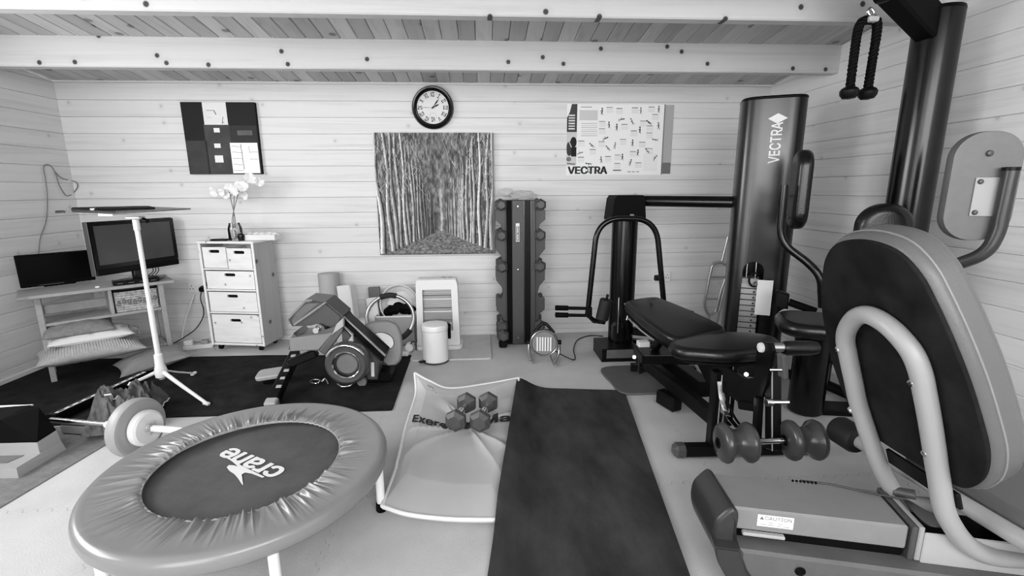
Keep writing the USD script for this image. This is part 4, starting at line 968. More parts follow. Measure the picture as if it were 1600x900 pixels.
tp.part('printed_name', text_fit('crane', wl * 0.98, 0.064, la + u_ * 0.004 - v_ * 0.036 * 0 + A([0, 0, 0.0002]) + v_ * -0.026, u_, v_, 0.0006, True, 0.004), 'white_paint', smooth=False)

# ================================================================ PADDED MAT AND DUMBBELLS
ptA, ptB, ptC, ptD = Zp(648, 583, 0.150), Zp(811, 591, 0.070), Zp(793, 812, 0.018), Zp(597, 791, 0.047)
topE = spline([ptA, Zp(672, 596, 0.105), Zp(702, 607, 0.060), Zp(755, 601, 0.055), ptB], 60)
leftE = spline([ptA, Zp(650, 612, 0.075), Zp(645, 633, 0.055), Zp(634, 668, 0.050), Zp(622, 718, 0.050), Zp(617, 738, 0.05), ptD], 60)
botE = spline([ptD, Zp(635, 803, 0.042), Zp(690, 810, 0.038), Zp(740, 812, 0.036), ptC], 60)
rightE = spline([ptB, Zp(808, 612, 0.045), Zp(812, 660, 0.030), Zp(806, 740, 0.028), ptC], 60)
def on(E, t):
    x = np.clip(t, 0, 1) * (len(E) - 1); i = np.minimum(x.astype(int), len(E) - 2); f = (x - i)[..., None]
    return E[i] * (1 - f) + E[i + 1] * f
DC = (Zp(731, 655, 0.06))[:2]
def surf(s, t):
    """point of the padded mat, s across, t from the far edge to the near edge"""
    s, t = A(s, float), A(t, float); S, T = s[..., None], t[..., None]
    P = (1 - T) * on(topE, s) + T * on(botE, s) + (1 - S) * on(leftE, t) + S * on(rightE, t) - ((1 - S) * (1 - T) * ptA + S * (1 - T) * ptB + (1 - S) * T * ptD + S * T * ptC)
    ed = np.minimum(np.minimum(s, 1 - s), np.minimum(t, 1 - t))
    puff = 0.026 * np.clip(ed / 0.16, 0, 1) ** 0.7
    d = P[..., :2] - DC; r = np.linalg.norm(d, axis=-1); a = np.arctan2(d[..., 1], d[..., 0])
    cc = np.stack([np.cos(a) * 1.9, np.sin(a) * 1.9, r * 0.8], -1)
    wr = fbm(cc.reshape(-1, 3), 2, 53).reshape(r.shape)
    fall = np.exp(-((r - 0.16) / 0.30) ** 2) * np.clip(ed / 0.08, 0, 1)
    rd = (1 - np.abs(wr) * 7).clip(0, 1) ** 2
    P[..., 2] += puff + 0.015 * fall * rd - 0.020 * np.exp(-(r / 0.16) ** 2) * np.clip(ed / .1, 0, 1)
    return P
n1, n2 = 120, 150
s, t = np.meshgrid(np.linspace(0, 1, n1), np.linspace(0, 1, n2), indexing='xy')
P = surf(s, t)
pm = Thing('padded_mat', 'pale padded folding exercise mat with white piping, bearing a pair of dumbbells', 'mat', loc=(-0.13, 2.1, 0))
bot = P.copy(); edg = np.minimum(np.minimum(s, 1 - s), np.minimum(t, 1 - t)); bot[..., 2] = np.minimum(P[..., 2] - 0.010, np.maximum(0.0015, P[..., 2] - 0.012 - 0.075 * np.clip(edg / 0.10, 0, 1)))
top = grid(P); under = grid(bot)
if top.face_normals.mean(0)[2] < 0: top.invert()
if under.face_normals.mean(0)[2] > 0: under.invert()
def strip(a, b):
    return grid(np.stack([a, b]))
rimm = [strip(P[0], bot[0]), strip(P[-1], bot[-1]), strip(P[:, 0], bot[:, 0]), strip(P[:, -1], bot[:, -1])]
m = cat([top, under] + rimm); m.merge_vertices(); m.fix_normals()
pm.part('cover', m, 'pvc_pale', smooth=60)
for e in (topE, leftE, botE, rightE):
    q = e.copy(); q[:, 2] += 0.001
    pm.part('piping', tube(q, 0.0075, 10), 'white_paint')
lt = text_fit('Exercise Mat', 0.92, 0.050, (0.07, 0.345, 0), (1, 0, 0), (0, 1, 0), 0.001, True, 0.006)
lt = lt.subdivide().subdivide()
q = surf(lt.vertices[:, 0], 0.478 + 0.025 * lt.vertices[:, 0] + 0.345 - lt.vertices[:, 1])
q[:, 2] += 0.0055 + lt.vertices[:, 2]; lt.vertices = q
pm.part('lettering', lt, 'ink', smooth=False)
l2 = cat([box(x, x + w, y, y + 0.010, 0, 0.001) for x, w, y in ((0.20, 0.02, 0.012), (0.235, 0.05, 0.026), (0.22, 0.012, 0.0), (0.275, 0.012, 0.0), (0.31, 0.015, -0.012))])
q = surf(l2.vertices[:, 0], 0.10 - l2.vertices[:, 1] + (l2.vertices[:, 0] - .2) * .45); q[:, 2] += 0.0012 + l2.vertices[:, 2]; l2.vertices = q
pm.part('small_print', l2, 'ink_grey', smooth=False)

def hexhead(y0, y1, R, ch=0.016, rot=0.5236):
    ang = rot + np.arange(6) * np.pi / 3
    ring = lambda r, y: [(r * math.cos(a), y, r * math.sin(a)) for a in ang]
    return hull(ring(R * 0.62, y0) + ring(R, y0 + ch) + ring(R, y1 - ch) + ring(R * 0.62, y1))
def dumbbell(name, label, R, L, hl, matrix, group):
    """local axis y; rests with its centre at the origin"""
    t = Thing(name, label, 'dumbbell', matrix=matrix, group=group)
    t.part('handle', lathe([(0.011, -L / 2), (0.0145, -L / 4), (0.0165, 0), (0.0145, L / 4), (0.011, L / 2)], (0, 0, 0), EY, 20), 'chrome', local=True)
    for a, b in ((-L / 2 - hl, -L / 2 + 0.004), (L / 2 - 0.004, L / 2 + hl)):
        t.part('hex_head', hexhead(a, b, R), 'iron_grey', local=True, smooth=False)
    return t
# ================================================================ DUMBBELL RACK
RY = 3.49
rk = Thing('dumbbell_rack', 'tall dark grey upright dumbbell rack with scalloped side wings', 'dumbbell rack', loc=(0.278, RY, 0))
rk.part('column', box(0.165, 0.388, RY, RY + 0.20, 0.004, 1.100, 0.004), 'rack_grey')
rk.part('left_channel', box(0.172, 0.212, RY - 0.003, RY, 0.01, 1.098, 0.001), 'black_matte')
rk.part('face_plate', box(0.214, 0.300, RY - 0.010, RY, 0.008, 1.099, 0.003), 'rack_grey')
rk.part('right_channel', box(0.304, 0.350, RY - 0.004, RY, 0.01, 1.098, 0.001), 'black_satin')
for x in (0.302, 0.352): rk.part('bright_edge', box(x - 0.002, x + 0.002, RY - 0.008, RY, 0.01, 1.098, 0.0008), 'silver_paint')
for z in (1.055, 0.590, 0.062): rk.part('bolt', lathe([(0, 0.008), (0.006, 0.007), (0.009, 0.002), (0.009, 0)], (0.256, RY - 0.010, z), (0, -1, 0), 14), 'chrome')
lab = rk.part('label_plate', box(0.240, 0.268, RY - 0.0118, RY - 0.0100, 0.800, 0.935, 0.0006), 'paper')
rk.part('label_print', box(0.2435, 0.2645, RY - 0.0122, RY - 0.0117, 0.806, 0.912), 'ink_grey', parent=lab)
rk.part('label_words', cat([box(0.2505, 0.2575, RY - 0.0126, RY - 0.0121, 0.812, 0.856), box(0.2505, 0.2575, RY - 0.0126, RY - 0.0121, 0.864, 0.908)]), 'paper', parent=lab, smooth=False)
rowz = [1.058, 0.838, 0.606, 0.372, 0.150]
def wing(sg):
    x_in, x_out = (0.388, 0.462) if sg > 0 else (0.165, 0.092)
    w = x_out - x_in
    P = [(x_in, 1.10), (x_in + w * .35, 1.10), (x_in + w, 1.02)]
    for k, z in enumerate(rowz):
        if k: 
            P += [(x_in + w * .45, z + 0.085), (x_in + w * .30, z + 0.045), (x_in + w * .30, z + 0.012), (x_in + w * .50, z - 0.006), (x_in + w * .82, z + 0.004), (x_in + w, z - 0.012)]
        P += [(x_in + w, z - 0.100 if k < 4 else 0.06)]
    P += [(x_in + w * .6, 0.004), (x_in, 0.004)]
    return Polygon(P).buffer(-0.004).buffer(0.008).buffer(-0.004)
for sg in (-1, 1):
    for y in (RY + 0.021, RY + 0.156): rk.part('wing', ext(wing(sg), 0.012, (0, y + 0.012, 0), (1, 0, 0), (0, 0, 1), b=0), 'rack_grey', smooth=False)
rk.part('foot', box(0.105, 0.168, RY - 0.08, RY + 0.22, 0.0005, 0.06, 0.012), 'black_satin'); rk.part('foot', box(0.386, 0.455, RY - 0.06, RY + 0.22, 0.0005, 0.06, 0.012), 'black_satin')
DG = 'dumbbells racked on the upright stand'
dlab = {(-1, 0): 'top left', (1, 0): 'top right', (-1, 1): 'second left', (1, 1): 'second right', (-1, 2): 'third left', (1, 2): 'third right', (-1, 4): 'bottom left', (1, 4): 'bottom right'}
first = None
for (sg, k), nm in dlab.items():
    x = 0.420 if sg > 0 else 0.136; y = RY + 0.094; z = rowz[k] + 0.010
    lb_ = f'dark hexagonal dumbbell in the {nm} cradle of the upright rack'
    M = mtx((x, y, z))
    if first is None: first = dumbbell('dumbbell', lb_, 0.044, 0.165, 0.060, M, DG)
    else: first.copy(M @ np.diag([1 + .06 * (k == 2), 1, 1 + .06 * (k == 2), 1]), lb_)
single('dumbbell', hexhead(-0.035, 0.035, 0.043).apply_translation((0.140, RY - 0.085, 0.105)), 'iron_grey', 'short dark hexagonal weight on the left foot of the rack, lowest of all', 'dumbbell', smooth=False)
for (c0, c1), nm in ((((712, 657), (729, 629)), 'left'), (((750, 658), (763, 628)), 'right')):
    a, b = Zp(*c0, 0.105), Zp(*c1, 0.105); ax_ = nrm((b - a)); X_ = nrm(np.cross(ax_, EZ)); Lh = np.linalg.norm(b - a)
    dumbbell('dumbbell', f'chunky hexagonal dumbbell on the padded mat, the {nm} one of the pair', 0.054, Lh - 0.055, 0.055, mtx((a + b) / 2, X_, ax_), None)
bag = trimesh.creation.icosphere(4, 1.0); v = bag.vertices.copy()
v *= (1 + 0.9 * fbm(v * 2.2, 4, 61)[:, None]); bag.vertices = v * [0.10, 0.06, 0.035] + [0.30, RY + 0.09, 1.134]
bag2 = trimesh.creation.icosphere(3, 1.0); w = bag2.vertices * (1 + 0.7 * fbm(bag2.vertices * 2.5, 3, 66)[:, None]); bag2.vertices = w @ trimesh.transformations.rotation_matrix(0.8, (0, 1, 0))[:3, :3].T * [0.06, 0.04, 0.03] + [0.175, RY + 0.08, 1.155]
single('plastic_bag', cat([bag, bag2]), 'clear_film', 'crumpled clear plastic bag lying on top of the dumbbell rack', 'bag', smooth=15)

# ================================================================ HEATER, BIN, LAMP
hY = 3.42
ht = Thing('halogen_heater', 'white upright halogen heater with a wire grille behind the pedal bin', 'heater', loc=(-0.345, hY, 0.012))
bodyp = [(-0.158, 0.03), (0.158, 0.03), (0.150, 0.49), (0.140, 0.527), (-0.140, 0.527), (-0.150, 0.49)]
win = [(-0.110, 0.14), (0.110, 0.14), (0.104, 0.455), (-0.104, 0.455)]
ht.part('front', ext(Polygon(bodyp, [win]), 0.02, (-0.345, hY, 0.012), (1, 0, 0), (0, 0, 1)), 'white_plastic', smooth=False)
ht.part('housing', ext(Polygon(bodyp), 0.085, (-0.345, hY + 0.106, 0.012), (1, 0, 0), (0, 0, 1), b=0.006), 'white_plastic')
ht.part('reflector', box(-0.345 - .112, -0.345 + .112, hY + 0.016, hY + 0.020, .15, .475), 'steel_plates')
for k in range(3):
    z = 0.20 + 0.095 * k
    ht.part('lamp_tube', cyl((-0.45, hY + 0.008, z), (-0.24, hY + 0.008, z), 0.007, 14), 'white_paint')
    ht.part('tube_shade', box(-0.452, -0.238, hY + 0.006, hY + 0.016, z + 0.022, z + 0.030), 'ink_grey')
for k in range(19):
    z = 0.166 + 0.0158 * k
    ht.part('grille_wire', tube([(-0.452, hY - 0.004, z), (-0.345, hY - 0.010, z), (-0.238, hY - 0.004, z)], 0.0016, 6), 'steel_brushed')
for x in (-0.452, -0.238): ht.part('grille_post', cyl((x, hY - 0.004, 0.15), (x, hY - 0.004, 0.475), 0.004, 10), 'steel_brushed')
for k in range(11): ht.part('vent', box(-0.425 + .015 * k, -0.417 + .015 * k, hY - 0.001, hY + 0.001, 0.482, 0.512), 'ink_grey')
ht.part('base', ext(Polygon(rrect(0.352, 0.20, 0.05)), 0.028, (-0.345, hY + 0.05, 0.0125), b=0.006), 'white_plastic')
for x in (-0.30, -0.25): ht.part('switch', obox((x, hY + 0.06, 0.543), EX, EY, EZ, 0.03, 0.016, 0.008, 0.002), 'grey_light_plastic')
bc = A([-0.347, 3.185, 0.0])
bn = Thing('pedal_bin', 'small white pedal bin standing in front of the heater', 'bin', loc=tuple(bc))
bn.part('body', lathe([(0, 0.001), (0.084, 0.001), (0.086, 0.010), (0.090, 0.014), (0.090, 0.232), (0.0, 0.232)], bc, EZ, 48), 'white_enamel')
bn.part('plinth', lathe([(0.0905, 0.0008), (0.0915, 0.002), (0.0915, 0.012), (0.088, 0.014)], bc, EZ, 48), 'grey_plastic')
bn.part('lid', lathe([(0.0915, 0.234), (0.093, 0.238), (0.0925, 0.262), (0.086, 0.271), (0.04, 0.279), (0, 0.280)], bc, EZ, 48), 'white_enamel')
pa = nrm((-0.8, -0.6, 0)); pdl = obox(bc + pa * 0.108 + EZ * 0.022, pa, np.cross(EZ, pa), EZ, 0.045, 0.034, 0.010, 0.003)
bn.part('pedal', pdl, 'black_satin')
ha = nrm((0.93, 0.36, 0)); bn.part('hinge', obox(bc + ha * 0.098 + EZ * 0.21, ha, np.cross(EZ, ha), EZ, 0.022, 0.05, 0.11, 0.004), 'black_satin')
lc = Dp(850, 536, 3.06); ln = nrm((-0.10, -1, -0.02)); lx = nrm(np.cross(EZ, ln)); lx = lx if lx[0] > 0 else -lx; ly = np.cross(ln, lx); ly = ly if ly[2] > 0 else -ly
lm = Thing('floor_lamp_heater', 'small round work lamp with a white barred face on two curved feet', 'lamp', loc=(lc[0], lc[1], 0))
lm.part('rim', lathe([(0.080, 0.002), (0.090, 0.010), (0.096, 0.006), (0.098, -0.004), (0.094, -0.03), (0.07, -0.06), (0.04, -0.085), (0, -0.09)], lc, ln, 40), 'grey_plastic')
lm.part('face', lathe([(0, 0.003), (0.082, 0.003), (0.082, -0.004)], lc, ln, 40), 'box_grey')
lm.part('bright_ring', lathe([(0.086, 0.008), (0.090, 0.012), (0.094, 0.009)], lc, ln, 40), 'steel_brushed')
for k in range(6): lm.part('bar', obox(lc + lx * (-0.045 + 0.018 * k) + ln * 0.008 - ly * .005, lx, ly, ln, 0.012, 0.100, 0.008, 0.002), 'white_plastic')
for k in range(2): lm.part('dark_slot', obox(lc + lx * (-0.036 + 0.054 * k) + ln * 0.009 - ly * .005, lx, ly, ln, 0.005, 0.09, 0.006, 0.001), 'ink_grey')
for sg, f in ((-1, Zp(829, 566, 0.004)), (1, Zp(866, 571, 0.004))):
    side = lc + lx * 0.102 * sg - ln * 0.02
    lm.part('foot', tube(spline([side, side * [1, 1, 0] + EZ * 0.08 + ln * .01, f + EZ * 0.014], 24), 0.010, 10), 'steel_brushed')
    lm.part('foot_rail', tube([f + A([0, -0.03, 0.010]), f + A([0, 0.16, 0.010])], 0.009, 10), 'steel_brushed')
    lm.part('side_knob', cyl(side - lx * 0.012 * sg, side + lx * 0.016 * sg, 0.016, 16), 'black_satin')
lm.part('handle', tube(spline([lc + lx * -0.07 - ln * 0.04 + ly * 0.06, lc - ln * 0.05 + ly * 0.125, lc + lx * 0.07 - ln * 0.04 + ly * 0.06], 20), 0.011, 10), 'black_satin')
cable('lamp_cable', [lc - ln * 0.09, lc - ln * 0.13 + A([0.06, 0, -0.09]), A([0.62, 3.12, 0.004]), A([0.66, 3.34, 0.004]), A([0.73, 3.55, 0.004]), A([0.85, 3.66, 0.004]), A([0.96, 3.64, 0.004])], 0.0045, 'cable_dark', 'dark cable running along the floor from the round lamp to the post')

# ================================================================ CLUTTER AT THE BACK WALL
single('foam_roller', tube([A([-1.185, 3.655, 0.001]), A([-1.20, 3.69, 0.552])], 0.078, 40), 'foam_roll', 'grey foam roller standing upright by the drawer cabinet', 'roller')
X_, Y_ = nrm((0.9, -.42, 0)), None
def block(nm, c, ax, up, w, d_, h, m_, lab, cat_): 
    ax = nrm(ax); up = nrm(A(up, float) - ax * (A(up, float) @ ax)); return single(nm, obox(c, ax, np.cross(up, ax), up, w, d_, h, 0.006), m_, lab, cat_)
block('foam_block', (-1.03, 3.56, 0.350), (0.93, -.30, 0.12), (-0.17, 0.12, 1), 0.115, 0.075, 0.26, 'foam_block', 'pale foam block tilted against the foam roller', 'block')
block('dark_book', (-0.86, 3.70, 0.34), (1, 0, 0.05), (-.1, .15, 1), 0.09, 0.03, 0.19, 'ink_grey', 'dark covered book leaning against the wall behind the foam block', 'book')
block('white_folder', (-0.86, 3.62, 0.245), (1, .1, 0.1), (-.28, .18, 1), 0.085, 0.03, 0.24, 'white_plastic', 'white folder leaning left of the exercise ring', 'folder')
block('white_carton', (-1.00, 3.55, 0.11), (1, .05, 0), (0, 0, 1), 0.22, 0.14, 0.215, 'white_paint', 'white carton behind the folded fitness machine, carrying the foam block', 'box')
rc = Dp(610, 497, 3.50); rn = nrm((0.12, -1, 0.18)); rx, ry, _ = frame(rn)
cr = Thing('storage_crate', 'grey open crate holding the round bowl and dark gloves', 'crate', loc=(-0.64, 3.60, 0))
x0, x1, y0, y1, z1 = -0.83, -0.535, 3.53, 3.75, 0.235
for nm, a in (('front', (x0, x1, y0, y0 + .008)), ('back', (x0, x1, y1 - .008, y1)), ('side', (x0, x0 + .008, y0, y1)), ('side', (x1 - .008, x1, y0, y1))): cr.part(nm, box(a[0], a[1], a[2], a[3], 0.002, z1, 0.003), 'grey_light_plastic')
cr.part('base', box(x0, x1, y0, y1, 0.001, 0.01), 'grey_light_plastic'); cr.part('rim', tube(rounded([(x0, y0, z1), (x1, y0, z1), (x1, y1, z1), (x0, y1, z1)], 0.02, 5, True), 0.007, 8, True), 'white_plastic')
bw = Thing('round_bowl', 'pale round bowl tilted upright in the crate behind the exercise ring', 'bowl', loc=(-0.66, 3.66, 0.24))
bo = A([-0.665, 3.665, 0.305]); bnn = nrm((0.0, -1, 0.25))
bw.part('shell', lathe([(0.140, 0.035), (0.146, 0.038), (0.150, 0.032), (0.140, 0.0), (0.10, -0.035), (0, -0.045), (0, -0.039), (0.095, -0.029), (0.132, 0.004)], bo, bnn, 48), 'white_plastic')
gv = []
for k in range(9):
    g_ = trimesh.creation.icosphere(3, 1.0); g_.vertices *= (1 + 0.5 * fbm(g_.vertices * 2 + k * 7, 3)[:, None]); g_.vertices *= [0.036 + .01 * (k % 3), 0.022, 0.026 + .012 * ((k + 1) % 2)]
    g_.apply_translation(bo + A([-0.082 + 0.020 * k, -0.045 - 0.01 * (k % 2), -0.060 + 0.022 * (k % 3 > 0) + (0.02 if 2 < k < 8 else 0)])); gv.append(g_)
single('gloves', cat(gv), 'black_matte', 'bundle of black gloves lying in the round bowl', 'gloves', smooth=40)
R_ = 0.172
rg = Thing('exercise_ring', 'metal exercise ring with two dark grip pads leaning on the crate', 'exercise ring', loc=(rc[0], rc[1], 0))
ang = np.linspace(0, 2 * np.pi, 72, endpoint=False)
ring = lambda r, a0=0, a1=2 * np.pi, n=72, e=False: A([rc + r * (math.cos(a) * rx + math.sin(a) * ry) for a in np.linspace(a0, a1, n, endpoint=e)])
m = tube(ring(R_), 0.014, 12, True); rg.part('hoop', m, 'steel_brushed')
upa = math.atan2(EZ @ ry, EZ @ rx)
for nm, a in (('grip_pad', upa + 0.05), ('grip_pad', upa + math.pi - 0.62 * (1 if rx[0] > 0 else -1) * -1)):
    rg.part(nm, tube(ring(R_, a - 0.36, a + 0.36, 16, True), 0.021, 12), 'rubber_mat')
single('white_reel', cyl((-0.56, 3.42, 0.040), (-0.56, 3.36, 0.040), 0.030, 28), 'white_plastic', 'little white reel on the carpet left of the heater', 'reel')
cable('reel_cord', [(-0.555, 3.38, 0.045), (-0.535, 3.37, 0.085), (-0.505, 3.33, 0.09), (-0.500, 3.31, 0.04)], 0.005, 'cable_dark', 'short dark cord on the white reel')
single('white_bar', obox((-0.66, 3.30, 0.022), nrm((1, -.12, 0)), nrm((.12, 1, 0)), EZ, 0.22, 0.04, 0.030, 0.006), 'white_plastic', 'low white bar on the carpet behind the folded machine', 'bar')

# ================================================================ FOLDED FITNESS MACHINE
fm = Thing('folded_machine', 'folded grey fitness machine with a round wheel cover and dark diagonal rail', 'fitness machine', loc=(-0.9, 2.85, 0.008))
FY = 2.76
def fpx(P, y): return [tuple(Dp(410 + x / 4.5, 440 + yy / 4.5, y)[[0, 2]]) for x, yy in P]
def fplate(name, P, y, th, material, b=0.004, parent=None, smooth=35):
    poly = Polygon([(x, max(z, 0.009)) for x, z in fpx(P, y)]).buffer(0)
    return fm.part(name, ext(poly, th, (0, y + th, 0), (1, 0, 0), (0, 0, 1), b=b), material, parent=parent, smooth=smooth)
shell = fplate('upper_shell', [(165, 262), (300, 128), (440, 142), (562, 245), (545, 300), (490, 325), (380, 300), (340, 312), (205, 318)], 2.78, 0.20, 'grey_plastic', 0.010)
fplate('window_recess', [(205, 285), (235, 220), (300, 160), (400, 150), (320, 215), (225, 300)], 2.776, 0.012, 'silver_paint', 0.001, shell)
fplate('window_rim', [(165, 262), (300, 128), (352, 130), (345, 140), (305, 145), (185, 268), (200, 300), (182, 296)], 2.770, 0.02, 'box_grey', 0.003, shell)
fplate('window_edge', [(215, 300), (320, 225), (440, 142), (452, 150), (330, 240), (225, 312)], 2.768, 0.02, 'box_grey', 0.003, shell)
fplate('bracket_cover', [(180, 480), (205, 395), (215, 365), (240, 392), (355, 380), (372, 315), (395, 300), (425, 315), (440, 340), (500, 320), (560, 260), (500, 400), (395, 490)], 2.755, 0.20, 'silver_paint', 0.006)
fplate('lower_cover', [(185, 400), (500, 360), (395, 480), (195, 492)], 2.748, 0.05, 'box_grey', 0.004)
kn = Dp(410 + 383 / 4.5, 440 + 338 / 4.5, 2.75)
fm.part('pivot_bolt', cyl(kn, kn + A([0, -0.022, 0]), 0.018, 20), 'chrome')
fplate('rail', [(560, 240), (590, 280), (860, 520), (850, 560), (815, 560), (555, 330)], 2.80, 0.16, 'black_satin', 0.006)
fplate('rail_side', [(555, 325), (820, 560), (808, 690), (740, 690), (650, 470), (560, 420)], 2.765, 0.18, 'grey_plastic', 0.006)
fplate('rail_edge', [(566, 250), (572, 245), (868, 520), (860, 530)], 2.790, 0.012, 'steel_brushed', 0.001)
fplate('strut', [(395, 488), (520, 345), (570, 320), (565, 350), (440, 520)], 2.742, 0.04, 'silver_paint', 0.004)
fplate('pale_wedge', [(520, 300), (568, 255), (570, 315), (500, 365), (485, 385)], 2.738, 0.03, 'plate_pale', 0.003)
fplate('pale_wedge', [(570, 320), (632, 375), (640, 440), (605, 452), (600, 420), (628, 382)], 2.738, 0.03, 'plate_pale', 0.003)
fplate('sticker', [(762, 568), (785, 568), (788, 668), (765, 668)], 2.7625, 0.002, 'paper', 0.0)
wc = Dp(410 + 602 / 4.5, 440 + 570 / 4.5, 2.72)
wh = fm.part('wheel_cover', lathe([(0.118, 0.04), (0.128, 0.030), (0.132, 0.0), (0.126, -0.028), (0.108, -0.044), (0.084, -0.040), (0.078, -0.020), (0.078, 0.0), (0, 0.0)], wc, (0, 1, 0), 56), 'grey_plastic')
fm.part('wheel_trim', lathe([(0.084, -0.041), (0.080, -0.047), (0.074, -0.041), (0.074, -0.014)], wc, (0, 1, 0), 56), 'chrome', parent=wh)
fm.part('wheel_centre', lathe([(0, -0.026), (0.056, -0.026), (0.062, -0.020), (0.062, 0.0)], wc, (0, 1, 0), 48), 'pad_back_grey', parent=wh)
arc = [wc + A([0.122 * math.cos(a), -0.048, 0.122 * math.sin(a)]) for a in np.linspace(math.radians(150), math.radians(30), 24)]
fm.part('wheel_band', tube(arc, 0.008, 10), 'chrome', parent=wh)
fm.part('axle_housing', cyl(wc + A([0, 0.03, 0]), wc + A([0, 0.20, 0]), 0.09, 30), 'black_satin')
# long black foot beam coming towards the camera
fa, fb = Zp(462, 552, 0.165), Zp(426, 628, 0.035)
fdir = nrm(fb - fa); fsx = nrm(np.cross(fdir, EZ))
fm.part('foot_beam', obox((fa + fb) / 2, fdir, fsx, np.cross(fdir, fsx), np.linalg.norm(fb - fa), 0.06, 0.055, 0.006), 'black_satin')
fm.part('beam_end_cap', obox(fb + fdir * 0.015 - EZ * 0.002, fdir, fsx, np.cross(fdir, fsx), 0.055, 0.066, 0.058, 0.008), 'plate_pale')
for k in range(5):
    c = fa + (fb - fa) * (0.18 + 0.16 * k) + EZ * 0.034
    fm.part('beam_clip', obox(c - fsx * 0.012, fdir, fsx, np.cross(fdir, fsx), 0.022, 0.030, 0.008, 0.002), 'chrome' if k % 2 else 'plate_pale')
fm.part('inner_bar', obox((Dp(495, 550, 2.84) + Dp(452, 568, 2.80)) / 2, nrm(Dp(495, 550, 2.84) - Dp(452, 568, 2.80)), EY, np.cross(nrm(Dp(495, 550, 2.84) - Dp(452, 568, 2.80)), EY), 0.17, 0.05, 0.05, 0.006), 'black_satin')
pd = Zp(425, 587, 0.06)
fm.part('pedal', ext(Polygon(rrect(0.17, 0.11, 0.03)), 0.028, pd, nrm((1, .1, .1)), nrm((-.1, 1, .15)), b=0.006), 'grey_light_plastic')
fm.part('pedal', ext(Polygon(rrect(0.13, 0.09, 0.02)), 0.022, pd + A([0.01, 0.02, -0.034]), nrm((1, .1, .1)), nrm((-.1, 1, .15)), b=0.005), 'black_satin')
sc = Dp(592, 538, 2.98)
fm.part('seat_shell', soft(smooth_loop([(-0.13, -0.13), (0.0, -0.16), (0.13, -0.12), (0.14, 0.02), (0.10, 0.13), (0.0, 0.16), (-0.11, 0.13), (-0.14, 0.0)], 60), 0.05, sc + A([0, 0.05, -0.02]), nrm((1, 0.1, 0)), nrm((0.05, .35, 1)), 0.018), 'box_grey', smooth=50)
fm.part('seat_recess', soft(smooth_loop([(-0.07, -0.02), (0.07, -0.02), (0.075, 0.05), (0.0, 0.09), (-0.07, 0.06)], 40), 0.010, sc + A([0.01, -0.006, -0.01]), nrm((1, 0.1, 0)), nrm((0.05, .35, 1)), 0.004), 'silver_paint', smooth=50)
sw = Zp(566, 596, 0.03)
fm.part('transport_wheel', cyl(sw + A([0, -0.015, 0]), sw + A([0.0, 0.02, 0]), 0.028, 24), 'box_grey')
fm.part('rear_foot', box(-0.80, -0.58, 2.80, 2.95, 0.009, 0.07, 0.01), 'black_satin')
for k in range(3): fm.part('loose_strap', tube(spline([Zp(598, 560 + 5 * k, 0.10), Zp(604 + 3 * k, 575, 0.06), Zp(596 + 6 * k, 592, 0.014), Zp(585 + 10 * k, 596, 0.012)], 20), 0.004, 6), 'black_satin')
fm.part('cable', tube(spline([Zp(527, 600, 0.014), Zp(535, 604, 0.014), Zp(548, 602, 0.014), Zp(556, 594, 0.05)], 24), 0.004, 6), 'steel_brushed')
single('metal_clip', cat([tube(spline([Zp(484, 597, .014), Zp(492, 593, .02), Zp(500, 595, .014), Zp(494, 599, .016), Zp(486, 598, .016)], 30), 0.004, 6), tube(spline([Zp(502, 597, .014), Zp(508, 592, .02), Zp(513, 601, .014)], 16), 0.005, 6)]), 'chrome', 'small chrome clip lying on the carpet under the folded machine', 'clip')

# ================================================================ MULTI GYM
gy = Thing('multi_gym', 'large black multi gym with lettered weight tower, tall column and padded arms', 'gym machine', loc=(1.6, 2.8, 0))
TX, TY, TA, TB, TP = 1.722, 2.86, 0.172, 0.140, 4.0
TYAW = math.radians(-24)
TT, TN = A([math.cos(TYAW), math.sin(TYAW), 0]), A([math.sin(TYAW), -math.cos(TYAW), 0])      # along the front, out of the front
TM = trimesh.transformations.rotation_matrix(TYAW, (0, 0, 1), (TX, TY, 0))
def tpart(name, m, *a, **k):
    m = m.copy(); m.apply_transform(TM); return gy.part(name, m, *a, **k)
def tl(u, v):
    """position on the tower front, in the tower's unturned frame"""
    o = A([TX, TY, 0]) + TN * TB; d = ray(u, v); q = CAM + d * (((o - CAM) @ TN) / (d @ TN))
    return A([TX + (q - o) @ TT, TY - TB, q[2]])
def sup(a, b, n=72, p=TP):
    t = np.linspace(0, 2 * np.pi, n, endpoint=False); c, s = np.cos(t), np.sin(t)
    return np.c_[np.sign(c) * np.abs(c) ** (2 / p) * a, np.sign(s) * np.abs(s) ** (2 / p) * b]
def tower_y(x, off=0.0):
    return TY - TB * (1 - np.clip(np.abs((x - TX) / TA), 0, 0.999) ** TP) ** (1 / TP) - off
sx0, sx1 = tl(1156, 470)[0], tl(1189, 470)[0]
sz1 = tl(1172, 409)[2]
TH = 1.672
def solid(pts, h, z0): return manifold3d.CrossSection([np.asarray(pts, float).tolist()]).extrude(h).translate((TX, TY, z0))
outer, inner = solid(sup(TA, TB), TH - 0.006, 0.006), solid(sup(TA - .012, TB - .012), TH - 0.03, 0.015)
sw_, sc_ = sx1 - sx0, (sx0 + sx1) / 2
sr = sw_ / 2
arch = [(sx0, 0.12), (sx1, 0.12)] + [(sc_ + sr * math.cos(q), sz1 - sr + sr * math.sin(q)) for q in np.linspace(0, math.pi, 24)]
cut = manifold3d.CrossSection([[list(map(float, q)) for q in arch]]).extrude(0.3).rotate((90, 0, 0)).translate((0, TY, 0))
tm = (outer - inner - cut).to_mesh()
tw = trimesh.Trimesh(tm.vert_properties[:, :3], tm.tri_verts, process=False)
tower = tpart('weight_tower', tw, 'tower_gloss', label='tall black oval weight tower with a slot showing the plates')
